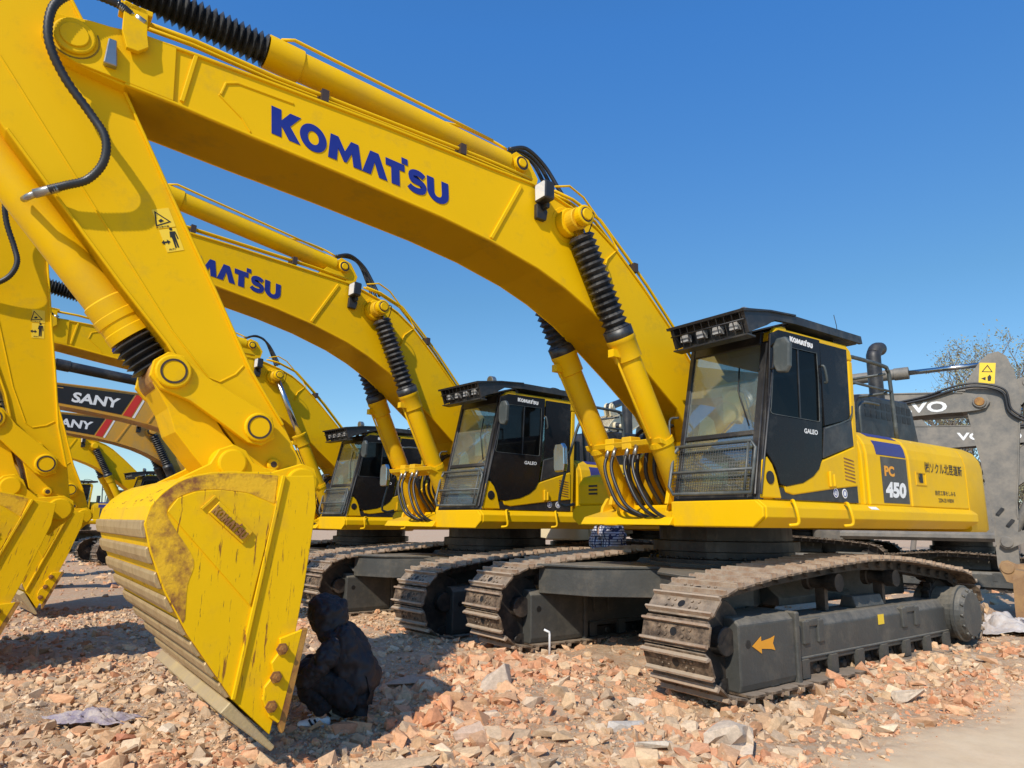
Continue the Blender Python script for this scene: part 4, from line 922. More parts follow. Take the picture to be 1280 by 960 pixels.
# ================================================================== camera, sky, sun
cam = bpy.data.cameras.new('camera'); co = bpy.data.objects.new('camera', cam); col.objects.link(co)
cam.sensor_width = 36; cam.lens = 857/1280*36; cam.clip_end = 6000; cam.clip_start = .05
co.location = (0, 0, 1.432)
co.matrix_world = Matrix.Translation((0,0,1.432)) @ Matrix.Rotation(R(90+11.4), 4, 'X') @ Matrix.Rotation(R(.622), 4, 'Z')
sc.camera = co
EL = 40.; tr_ = Vector((.42*math.cos(R(EL)), .907*math.cos(R(EL)), -math.sin(R(EL)))).normalized()
w = bpy.data.worlds.new('World'); sc.world = w; w.use_nodes = True; nt = w.node_tree
sky = nt.nodes.new('ShaderNodeTexSky'); sky.sky_type = 'NISHITA'; sky.sun_disc = False; sky.sun_elevation = R(EL); sky.sun_rotation = math.atan2(-.42, -.907)
sky.air_density = 1.0; sky.dust_density = .25; sky.ozone_density = 2.2; sky.altitude = 100
bg = nt.nodes['Background']; bg.inputs[1].default_value = .13
tint = nt.nodes.new('ShaderNodeMixRGB'); tint.blend_type = 'MULTIPLY'; tint.inputs[0].default_value = 1; 
tcw = nt.nodes.new('ShaderNodeTexCoord'); spx = nt.nodes.new('ShaderNodeSeparateXYZ'); nt.links.new(tcw.outputs['Generated'], spx.inputs[0])
crw = nt.nodes.new('ShaderNodeValToRGB'); ew = crw.color_ramp.elements; ew[0].position = 0; ew[0].color = (.84, .92, .98, 1); ew[1].position = .62; ew[1].color = (.50, 1.16, 1.74, 1)

for pz, cz in ((.16, (.68,.92,1.02)), (.31, (.60,.96,1.10)), (.42, (.57,1.03,1.33))): e2 = ew.new(pz); e2.color = (*cz, 1)
nt.links.new(spx.outputs['Z'], crw.inputs[0]); nt.links.new(crw.outputs[0], tint.inputs[2])
nt.links.new(sky.outputs[0], tint.inputs[1]); nt.links.new(tint.outputs[0], bg.inputs[0])
sd = bpy.data.lights.new('sun', 'SUN'); sd.energy = 4.5; sd.angle = R(.55); sd.color = (1, .92, .79)
so = bpy.data.objects.new('sun', sd); col.objects.link(so); so.rotation_mode = 'QUATERNION'; so.rotation_quaternion = tr_.to_track_quat('-Z', 'Y'); so.location = (-10, -20, 30)
sc.view_settings.view_transform = 'Standard'; sc.view_settings.look = 'None'; sc.view_settings.exposure = 0; sc.view_settings.gamma = 1

# ================================================================== ground
rs = np.random.RandomState(3)
GR = [rs.rand(64, 64) for _ in range(6)]
def vn(x, y, s, k):
    u = x/s+31.7*k; v = y/s+17.3*k; i = np.floor(u).astype(int); j = np.floor(v).astype(int); fu = u-i; fv = v-j
    fu = fu*fu*(3-2*fu); fv = fv*fv*(3-2*fv); g = GR[k]; a = g[i % 64, j % 64]; b = g[(i+1) % 64, j % 64]; c = g[i % 64, (j+1) % 64]; d = g[(i+1) % 64, (j+1) % 64]
    return (a*(1-fu)+b*fu)*(1-fv)+(c*(1-fu)+d*fu)*fv-.5
def sandmask(x, y):     # 1 on the smooth dusty patch at the lower right
    dist = (x-2.15)*.594-(y-4.52)*.805+vn(x, y, .7, 1)*.3
    near = np.clip((dist+.40)/.55, 0, 1); lane = np.clip((x-8.2)*.8-(y-12)*.15, 0, 1)
    return np.maximum(near, lane*0)
def gh(x, y):
    x = np.asarray(x, float); y = np.asarray(y, float); sm = sandmask(x, y); fade = np.exp(-np.maximum(0, np.hypot(x, y)-25)/20)
    h = vn(x, y, 2.7, 0)*.10+vn(x, y, 1.1, 1)*.09
    r = vn(x, y, .37, 2)*.055+vn(x, y, .15, 3)*.042+vn(x, y, .075, 4)*.03
    h = h*(1-.8*sm)+r*(1-.93*sm)-.021*np.clip(y-8.9, 0, 14)
    for cx, cy, rr, hh in ((-.9,6.9,.9,.06),(.2,6.3,.8,.05),(-2.9,8.6,1.2,.08),(3.9,7.3,.8,.07),(.6,7.2,1.0,.05)):
        h = h + hh*np.exp(-((x-cx)**2+(y-cy)**2)/rr**2)
    return h*np.where(y > 8.9, 1, fade)-.015 if False else (h+.021*np.clip(y-8.9, 0, 14))*fade-.021*np.clip(y-8.9, 0, 14)-.015
def axis(a, b, st, far):
    c = list(np.arange(a, b, st)); g = st; q = c[-1]; 
    while q < far: g *= 1.13; q += g; c.append(q)
    g = st; q = a; lo = []
    while q > -far: g *= 1.13; q -= g; lo.append(q)
    return np.array(lo[::-1]+c)
xs = axis(-6, 6, .03, 2500); ys = axis(2.8, 9.5, .03, 2500)
X, Y = np.meshgrid(xs, ys); Z = gh(X, Y); nx, ny = len(xs), len(ys)
def npmesh(name, V, F, smooth=True, colr=None):
    me = bpy.data.meshes.new(name); V = np.asarray(V, np.float32); F = np.asarray(F, np.int32); me.vertices.add(len(V)); me.vertices.foreach_set('co', V.ravel())
    k = F.shape[1]; me.loops.add(F.size); me.loops.foreach_set('vertex_index', F.ravel()); me.polygons.add(len(F)); me.polygons.foreach_set('loop_start', np.arange(0, F.size, k, dtype=np.int32))
    me.polygons.foreach_set('use_smooth', np.full(len(F), smooth)); me.update(calc_edges=True); me.validate()
    if colr is not None:
        ca = me.color_attributes.new('tint', 'FLOAT_COLOR', 'POINT'); ca.data.foreach_set('color', np.asarray(colr, np.float32).ravel())
    return me
I = np.arange(nx*ny).reshape(ny, nx); F = np.stack([I[:-1,:-1], I[:-1,1:], I[1:,1:], I[1:,:-1]], -1).reshape(-1, 4)
m = bpy.data.materials.new('rubble_ground'); m.use_nodes = True; nt = m.node_tree; N = nt.nodes; L = nt.links; b = N['Principled BSDF']; b.inputs['Roughness'].default_value = .95; b.inputs['Specular IOR Level'].default_value = .15
tc = N.new('ShaderNodeTexCoord')
def noise(s, d=8, r=.65, dist=0):
    n = N.new('ShaderNodeTexNoise'); n.inputs['Scale'].default_value = s; n.inputs['Detail'].default_value = d; n.inputs['Roughness'].default_value = r; n.inputs['Distortion'].default_value = dist; L.new(tc.outputs['Object'], n.inputs['Vector']); return n
def ramp(src, stops):
    c = N.new('ShaderNodeValToRGB'); e = c.color_ramp.elements
    while len(e) < len(stops): e.new(.5)
    for q, (p, cc) in zip(e, stops): q.position = p; q.color = (*cc, 1)
    L.new(src, c.inputs[0]); return c.outputs[0]
def mixc(f, a, bb, blend='MIX'):
    x = N.new('ShaderNodeMixRGB'); x.blend_type = blend
    for i, q in ((0, f), (1, a), (2, bb)):
        if isinstance(q, (int, float)): x.inputs[i].default_value = q
        elif isinstance(q, tuple): x.inputs[i].default_value = (*q, 1)
        else: L.new(q, x.inputs[i])
    return x.outputs[0]
c1 = ramp(noise(.55, 6).outputs['Fac'], [(.38, (.60,.33,.20)), (.5, (.58,.43,.30)), (.62, (.50,.42,.31))])
c2 = ramp(noise(14, 10, .75).outputs['Fac'], [(.3, (.24,.14,.09)), (.43, (.52,.34,.225)), (.58, (.64,.47,.33)), (.75, (.70,.60,.48))])
c3 = mixc(.62, c1, c2); c3 = mixc(1., c3, (1.0,.90,.72), 'MULTIPLY')
vo = N.new('ShaderNodeTexVoronoi'); vo.inputs['Scale'].default_value = 34; L.new(tc.outputs['Object'], vo.inputs['Vector'])
sep = N.new('ShaderNodeSeparateColor'); L.new(vo.outputs['Color'], sep.inputs[0])
peb = ramp(sep.outputs[0], [(.0, (.52,.26,.16)), (.3, (.60,.40,.28)), (.55, (.56,.45,.34)), (.8, (.46,.40,.32)), (1., (.72,.65,.55))])
c4 = mixc(.38, c3, peb)
sand = ramp(noise(5, 8).outputs['Fac'], [(.3, (.70,.54,.35)), (.7, (.78,.62,.42))])
at_ = N.new('ShaderNodeAttribute'); at_.attribute_name = 'tint'
sand = mixc(.25, sand, c3); L.new(mixc(at_.outputs['Fac'], c4, sand), b.inputs['Base Color'])
bp_ = N.new('ShaderNodeBump'); bp_.inputs['Distance'].default_value = .03
st_ = N.new('ShaderNodeMapRange'); st_.inputs[3].default_value = .9; st_.inputs[4].default_value = .12; L.new(at_.outputs['Fac'], st_.inputs[0]); L.new(st_.outputs[0], bp_.inputs['Strength'])
nb = noise(26, 12, .8); L.new(nb.outputs['Fac'], bp_.inputs['Height']); L.new(bp_.outputs[0], b.inputs['Normal'])
sm = sandmask(X, Y).ravel(); me = npmesh('ground', np.stack([X.ravel(), Y.ravel(), Z.ravel()], -1), F, True, np.stack([sm, sm, sm, np.ones_like(sm)], -1)); me.materials.append(m)
go = bpy.data.objects.new('ground', me); col.objects.link(go); tag(go, kind='structure', label='rough ground of brick dust and dirt with a smooth sandy patch')

# ---- rubble
def rock_mesh(seed, n=13, sub=0):
    r = random.Random(seed); bm = bmesh.new()
    for _ in range(n):
        v = Vector((r.uniform(-1,1), r.uniform(-1,1), r.uniform(-1,1))); mx = max(abs(v.x), abs(v.y), abs(v.z)); v = v/mx*r.uniform(.75,1) if r.random() < .6 else v.normalized()
        bm.verts.new((v.x, v.y*.8, v.z*.62))
    bmesh.ops.convex_hull(bm, input=bm.verts[:]); bmesh.ops.delete(bm, geom=[v for v in bm.verts if not v.link_faces], context='VERTS'); bmesh.ops.triangulate(bm, faces=bm.faces[:])
    if sub:
        bmesh.ops.subdivide_edges(bm, edges=bm.edges[:], cuts=sub, use_grid_fill=True)
        for v in bm.verts: v.co *= 1+r.uniform(-.045,.045)
        bmesh.ops.triangulate(bm, faces=bm.faces[:])
    bm.verts.index_update(); V = np.array([v.co[:] for v in bm.verts]); F = np.array([[v.index for v in f.verts] for f in bm.faces]); bm.free(); return V, F
ROCKS = [rock_mesh(100+i, 9+i % 6) for i in range(14)]
PAL = np.array([(.58,.26,.15),(.60,.33,.22),(.64,.43,.30),(.60,.45,.32),(.60,.50,.37),(.50,.44,.36),(.70,.64,.54),(.42,.38,.33),(.64,.38,.24)]); PW = np.array([.10,.14,.17,.17,.15,.10,.08,.04,.05]); PW /= PW.sum()
# keep-out footprints of things that stand on the ground: (x, y, radius)
KEEP = [(-1.35,5.5,.30)]
def scatter(name, n, y0, y1, s0, s1, pw, seed, label, xr=.82, sand_keep=.04, flat=.62, xlim=None):
    r = np.random.RandomState(seed); y = y0+(y1-y0)*np.sqrt(r.rand(n*2)) if y1 > 9 else r.uniform(y0, y1, n*2); x = r.uniform(-1, 1, n*2)*(y*xr+.4) if xlim is None else r.uniform(xlim[0], xlim[1], n*2)
    clump = vn(x, y, .8, 5)+vn(x, y, .3, 3)*.6; ok = (r.rand(n*2) < np.clip(.70+clump*1.25, .22, 1)) & (r.rand(n*2) > sandmask(x, y)*1.3-sand_keep*.5-.1); x = x[ok][:n]; y = y[ok][:n]
    s = s0*(s1/s0)**(r.rand(len(x))**pw); s[sandmask(x, y) > .4] *= .5
    Vs = []; Fs = []; Cs = []; off = 0; z = gh(x, y); kind = r.randint(0, len(ROCKS), len(x)); zone = vn(x, y, 1.3, 2)
    for k, (RV, RF) in enumerate(ROCKS):
        sel = np.where(kind == k)[0]; m_ = len(sel)
        if not m_: continue
        a = r.rand(m_)*2*np.pi; t = r.normal(0, .35, m_); ca, sa, ct, st2 = np.cos(a), np.sin(a), np.cos(t), np.sin(t)
        str_ = r.uniform(.75, 1.3, (m_, 1)); P = RV[None]*s[sel][:, None, None]; P = P*np.stack([str_, 1/str_, r.uniform(.9, 1.35, (m_, 1))], -1)
        px = P[...,0]*ct[:,None]-P[...,2]*st2[:,None]; pz = P[...,0]*st2[:,None]+P[...,2]*ct[:,None]; py = P[...,1]
        qx = px*ca[:,None]-py*sa[:,None]+x[sel][:,None]; qy = px*sa[:,None]+py*ca[:,None]+y[sel][:,None]; qz = pz+(z[sel]+s[sel]*r.uniform(-.12, .30, m_))[:,None]
        Vs.append(np.stack([qx, qy, qz], -1).reshape(-1, 3)); Fs.append((RF[None]+(np.arange(m_)*len(RV))[:,None,None]+off).reshape(-1, 3)); off += m_*len(RV)
        zr = np.clip(zone[sel]*2.6, -.6, .6); ci = np.array([r.choice(len(PAL), p=(lambda q: q/q.sum())(PW*np.where(np.arange(len(PAL)) < 3, 1+1.6*zz, 1-.7*zz))) for zz in zr]) if m_ else []
        c = PAL[ci]*r.uniform(.78, 1.12, (m_, 1)); c = c*.74+np.array([.60,.44,.30])*.26; c = c*np.array([1.09,.93,.76]); Cs.append(np.repeat(np.concatenate([c, np.ones((m_, 1))], 1), len(RV), 0))
    me = npmesh(name, np.concatenate(Vs), np.concatenate(Fs), False, np.concatenate(Cs)); me.materials.append(m_stone); o = bpy.data.objects.new(name, me); col.objects.link(o); tag(o, label, 'rubble', kind='stuff'); return o
def stone_mat(name, c=None):
    m = bpy.data.materials.new(name); m.use_nodes = True; nt = m.node_tree; N = nt.nodes; L = nt.links; b = N['Principled BSDF']; b.inputs['Roughness'].default_value = .92; b.inputs['Specular IOR Level'].default_value = .2
    tc = N.new('ShaderNodeTexCoord'); n = N.new('ShaderNodeTexNoise'); n.inputs['Scale'].default_value = 30; n.inputs['Detail'].default_value = 8; n.inputs['Roughness'].default_value = .75; L.new(tc.outputs['Object'], n.inputs['Vector'])
    if c is None:
        a = N.new('ShaderNodeAttribute'); a.attribute_name = 'tint'; base = a.outputs['Color']
    else:
        rg = N.new('ShaderNodeRGB'); rg.outputs[0].default_value = (*c, 1); base = rg.outputs[0]
    mr = N.new('ShaderNodeMapRange'); mr.inputs[1].default_value = .3; mr.inputs[2].default_value = .7; mr.inputs[3].default_value = .72; mr.inputs[4].default_value = 1.2; L.new(n.outputs['Fac'], mr.inputs[0])
    mx = N.new('ShaderNodeVectorMath'); mx.operation = 'SCALE'; L.new(base, mx.inputs[0]); L.new(mr.outputs[0], mx.inputs['Scale']); L.new(mx.outputs[0], b.inputs['Base Color'])
    bp = N.new('ShaderNodeBump'); bp.inputs['Strength'].default_value = .5; bp.inputs['Distance'].default_value = .01; L.new(n.outputs['Fac'], bp.inputs['Height']); L.new(bp.outputs[0], b.inputs['Normal']); return m
m_stone = stone_mat('broken_brick_and_stone')
scatter('brick_rubble', 52000, 3.0, 7.5, .006, .046, 3.2, 11, 'broken brick and stone chips covering the near ground')
scatter('brick_rubble', 22000, 7.5, 12.5, .011, .06, 2.8, 12, 'broken brick and stone chips covering the ground around the tracks')
scatter('brick_rubble', 9000, 12.5, 34, .025, .12, 2.4, 13, 'brick rubble spread over the far ground between the machines', 1.0)
scatter('brick_rubble', 1900, 3.6, 9.0, .032, .095, 1.9, 14, 'larger broken brick pieces lying among the chips', .75, 0)
scatter('brick_rubble', 330, 4.5, 7.4, .05, .115, 1.5, 15, 'chunks of broken brick heaped right of the crouching person', xlim=(-.9, 2.6), sand_keep=0)
scatter('brick_rubble', 150, 6.6, 8.6, .05, .12, 1.5, 16, 'chunks of broken brick lying beside the nearest track', xlim=(2.6, 6.0), sand_keep=0)
def rock(x, y, s, colr, label, seed, group=None, name='stone', sink=.25, rz=None, cat='stone'):
    V, F = rock_mesh(seed, 12, 1); r = random.Random(seed); V = V*np.array(s)/2
    colr = (colr[0]*1.18, colr[1]*1.02, colr[2]*.84); me = npmesh(name, V, F, False); me.materials.append(stone_mat(name+'_surface', colr)); o = bpy.data.objects.new(name, me); col.objects.link(o)
    V[:, 2] *= 1.45; me.vertices.foreach_set('co', V.astype(np.float32).ravel()); o.location = (x, y, float(gh(x, y))+s[2]*.22); o.rotation_euler = (r.uniform(-.15,.15), r.uniform(-.15,.15), rz if rz is not None else r.uniform(0, 6)); return tag(o, label, cat, group)
TAN = (.50,.41,.31); BRK = (.50,.26,.16); GRY = (.42,.40,.36); WHT = (.60,.57,.52)
# pointed stone block
mb = MB(); mb.add([(-.15,-.10,-.05),(.14,-.12,-.05),(.17,.10,-.05),(-.14,.13,-.05),(-.12,-.06,.04),(.07,-.09,.20),(.13,.02,.17),(-.06,.09,.07)], [(0,1,2,3),(4,7,6,5),(0,4,5,1),(1,5,6,2),(2,6,7,3),(3,7,4,0)])
o = mb.obj('stone', stone_mat('pale_cut_stone', (.55,.44,.34)), None, .012, 2); o.location = (-.12, 6.2, float(gh(-.12,6.2))); o.rotation_euler = (0,0,.1); tag(o, 'tall pointed pale stone block standing in the rubble beyond the bottom centre', 'stone')
# concrete lump with two hollows
V, F = rock_mesh(77, 16, 2); V = V/np.abs(V).max(0)*np.array([.19,.12,.115])
for hx, hz, hr in ((-.075,-.045,.05), (.085,-.01,.06)):
    d_ = np.hypot(V[:,0]-hx, V[:,2]-hz); k_ = np.clip(1-d_/hr, 0, 1)**.5*(V[:,1] < 0); V[:,1] += k_*.13
me = npmesh('concrete_lump', V, F, False); me.materials.append(stone_mat('concrete_lump_surface', (.62,.50,.38))); o = bpy.data.objects.new('concrete_lump', me); col.objects.link(o)
o.location = (1.50, 4.97, float(gh(1.5,4.97))+.085); o.rotation_euler = (-.15,.05,-.2); tag(o, 'broken concrete lump with two hollows, in front of the nearest track', 'concrete')
for q in [(-.64,4.52,(.50,.26,.10),TAN,'large flat pale slab half buried at the bottom centre edge',41,.2),
          (-2.46,5.33,(.14,.12,.10),WHT,'small white stone left of the big bucket lip',42,.6),
          (-2.66,5.16,(.15,.11,.09),(.40,.20,.14),'dark red brick lump left of the white stone by the bucket',43,.3),
          (.86,5.42,(.34,.14,.09),(.43,.44,.46),'blue-grey mortar lump at left of the concrete lump',44,.1),
          (1.00,5.06,(.30,.14,.09),(.50,.49,.46),'pale grey mortar lump nearest the bottom edge, left of the concrete lump',45,.0),
          (3.5,6.45,(.34,.18,.16),(.52,.48,.43),'grey white stone with dark hollows right of the nearest track',46,.2),
          (3.05,6.85,(.22,.16,.14),(.56,.36,.25),'rounded pink brick stone under the edge of the nearest track',47,.2),
          (3.85,7.45,(.30,.15,.13),(.52,.30,.20),'orange brick piece lying beside the rear of the nearest track',48,.9),
          (-.45,5.85,(.22,.17,.15),(.50,.32,.20),'tan brick piece with a flat lit top, left of the pointed block',49,.5),
          (-.15,5.55,(.32,.16,.10),(.56,.50,.44),'long pale stone lying in front of the pointed block',50,.05),
          (.20,5.75,(.22,.16,.12),(.53,.45,.37),'rounded pale stone right of the pointed block',51,.5),
          (-.28,5.15,(.24,.18,.14),(.54,.44,.38),'pinkish white stone above the buried slab',52,.2),
          (1.05,6.0,(.20,.11,.09),WHT,'white broken stone behind the blue-grey mortar lump',53,.2),
          (-.9,6.35,(.45,.30,.10),(.42,.33,.28),'wide flat stone lying in the shade behind the crouching person',54,.2),
          (-3.3,8.15,(.30,.22,.18),(.30,.28,.26),'dark grey stone in the shade left of the big bucket',55,.2),
          (2.05,5.7,(.22,.15,.12),TAN,'beige stone between the concrete lump and the nearest track',56,.4)]:
    rock(q[0], q[1], q[2], q[3], q[4], q[5], rz=q[6])

mb = MB(); mb.box(-.11,.11,-.045,.045,0,.05); o = mb.obj('wood_block', M('pale_wood', (.55,.42,.24), .8, var=.2, scale=12), None, .006); _a = R(53.5); _X, _Y = 1.72, -1.28
o.location = (2.635-math.sin(_a)*_X+math.cos(_a)*_Y, 8.645-math.cos(_a)*_X-math.sin(_a)*_Y, .656); o.rotation_euler = (0,0,.5); tag(o, 'small pale wood block lying on the far track frame of the nearest machine', 'block')
# thin white stick, crumpled cloths
mb = MB(); z = float(gh(.41,7.7)); mb.tube([(.43,7.7,z-.05),(.43,7.69,z+.22),(.425,7.69,z+.24),(.37,7.68,z+.265)], .012, 8); o = mb.obj('plastic_rod', m_white); tag(o, 'thin bent white plastic rod stuck upright in the rubble', 'rod')
def cloth(name, x, y, sx, sy, hgt, cols, label, seed, cat='cloth', rz=0):
    r = np.random.RandomState(seed); n = 46; u, v = np.meshgrid(np.linspace(-1,1,n), np.linspace(-1,1,n)); ph = r.rand(8)*6
    rad = 1-.25*np.sin(3*np.arctan2(v,u)+ph[0])-.12*np.sin(7*np.arctan2(v,u)+ph[1])
    xx = u*sx*rad; yy = v*sy*rad; z = np.abs(np.sin(u*5+ph[2]+2*np.sin(v*3+ph[3])))*.5+np.abs(np.sin(v*9+ph[4]+u*4))*.35+r.rand(n,n)*.15
    z = z*hgt*np.clip(1.25-(u**2+v**2)**.5, 0, 1); ca, sa = math.cos(rz), math.sin(rz); wx = x+xx*ca-yy*sa; wy = y+xx*sa+yy*ca; zz = gh(wx, wy)+z+.04
    I = np.arange(n*n).reshape(n,n); F = np.stack([I[:-1,:-1],I[:-1,1:],I[1:,1:],I[1:,:-1]],-1).reshape(-1,4)
    mm = M(name+'_fabric', cols, .8, var=.6, scale=16, bump=.8, bscale=40, dirt=(.50,.42,.36), dirt_amt=.45, dirt_scale=11); me = npmesh(name, np.stack([wx.ravel()-x, wy.ravel()-y, zz.ravel()], -1), F, True); me.materials.append(mm)
    o = bpy.data.objects.new(name, me); col.objects.link(o); o.location = (x,y,0); md = o.modifiers.new('Solidify', 'SOLIDIFY'); md.thickness = .004; return tag(o, label, cat)
cloth('crumpled_cloth', -3.08, 5.47, .28, .11, .10, (.17,.14,.22), 'crumpled purple cloth lying on the rubble at lower left', 1, rz=.1)
cloth('plastic_sheet', -2.95, 8.0, .28, .20, .06, (.52,.54,.56), 'crumpled grey plastic sheet on the rubble behind the big bucket lip', 5)
cloth('rag_heap', 6.9, 10.2, .75, .6, .26, (.50,.47,.45), 'heap of pale rags behind the rear of the nearest track', 2, 'rags')
cloth('rag_heap', 7.4, 9.9, .5, .45, .20, (.035,.04,.07), 'dark blue rags lying at the right end of the pale rag heap', 3, 'rags')
cloth('crumpled_cloth', -9.6, 18.5, .5, .3, .1, (.45,.05,.05), 'red cloth on the ground beside the far left tracks', 4)

# ================================================================== machines
G = 'excavators parked in a row'
excavator((2.635,8.645), 53.5, 'nearest yellow excavator, its big scuffed bucket resting on the rubble', 0, -120.95, 0, group=G)
excavator((-.261,11.946), 48.4, 'second yellow excavator in the row, its bucket cut off by the left edge', 2.5, -102.2, 12, group=G)
excavator((-3.228,16.294), 46.5, 'third yellow excavator in the row, with bare chrome boom cylinder rods', 1.5, -111.05, 12, group=G, boot=False)
excavator((-6.8,20.3), 46, 'orange-yellow excavator with the higher black name band, fourth in the row', 0, -118, 0, 'sany', True, G)
excavator((-9.8,24.2), 46, 'orange-yellow excavator with a lower name band ending in a red stripe, behind the fourth machine', 0, -116, 0, 'sany', True, G)
excavator((-14.5,29), 46, 'small-looking yellow excavator seen between the two left arms, black cab roof', 0, -112, 5, 'main', True, G)
excavator((-22.5,36), 44, 'farthest yellow excavator on the left, only its cab and tracks showing', 0, -112, 5, 'main', True, G)
excavator((1.9,19.4), -150, 'pale excavator behind the second cab with short black lettering on its boom', 13, -115, 0, 'pale', True, G, .93)
excavator((3.75,17.3), -53, 'grey excavator at the right edge with a rusty bucket and white boom lettering', -4, -88, -8, 'grey', True, 'grey excavators at the right', .92, tx=5.05, z=.04)
excavator((9.3,22.0), -53, 'grey excavator behind the other grey one, its boom just above the yellow hood', -4, -95, 0, 'grey', True, 'grey excavators at the right', .92, tx=4.5, z=.1)

excavator((12.6,19.6), -53, 'grey excavator whose tracks show under the nearest machine, behind the rag heaps', 2, -84, 0, 'grey', True, 'grey excavators at the right', .92)
# ================================================================== people
def skinned(name, verts, edges, radii, mat, parent, levels=2):
    me = bpy.data.meshes.new(name); me.from_pydata(verts, edges, []); me.materials.append(mat); o = bpy.data.objects.new(name, me); col.objects.link(o); o.parent = parent
    sk = o.modifiers.new('Skin', 'SKIN'); sk.use_smooth_shade = True; sk.branch_smoothing = .6
    if not me.skin_vertices: bpy.context.view_layer.update()
    for i, r in enumerate(radii):
        r2 = r if isinstance(r, tuple) else (r, r); me.skin_vertices[0].data[i].radius = r2
    me.skin_vertices[0].data[0].use_root = True
    ss = o.modifiers.new('Subdivision', 'SUBSURF'); ss.levels = levels; ss.render_levels = levels
    if name in ('jacket', 'trousers'):
        ss.levels = ss.render_levels = 4
        for nm, sz, st in (('folds', .14, .085), ('creases', .045, .03)):
            tx_ = bpy.data.textures.get(nm) or bpy.data.textures.new(nm, 'CLOUDS'); tx_.noise_scale = sz; tx_.noise_depth = 2
            dm = o.modifiers.new(nm, 'DISPLACE'); dm.texture = tx_; dm.strength = st; dm.mid_level = .3
    return o
class Sk:
    def __init__(s): s.v = []; s.e = []; s.r = []
    def p(s, co, r, par=None):
        s.v.append(tuple(co)); s.r.append(r); i = len(s.v)-1
        if par is not None: s.e.append((par, i))
        return i
    def chain(s, par, pts):
        for c, r in pts: par = s.p(c, r, par)
        return par
def hand(k, par, wr, dirv, side):
    d = Vector(dirv).normalized(); u = d.cross(Vector((0,0,1))); u = (u if u.length > .1 else Vector((0,1,0))).normalized(); dn = u.cross(d)
    if dn.z > 0: dn = -dn
    palm = k.p(Vector(wr)+d*.05, (.030,.018), par); kn = k.p(Vector(wr)+d*.085, (.034,.014), palm)
    for j, (o_, ln) in enumerate(((-.030,.062),(-.010,.072),(.010,.068),(.029,.054))):
        a = Vector(wr)+d*.10+u*o_
        k.chain(kn, [(a,.009),(a+d*ln*.45+dn*.008,.0085),(a+d*ln*.75+dn*.024,.008),(a+d*ln*.85+dn*.042,.007)])
    t = Vector(wr)+d*.035+u*(.034*side)
    k.chain(palm, [(t,.012),(t+d*.03+u*.02*side+dn*.01,.0095),(t+d*.055+u*.018*side+dn*.025,.008)])
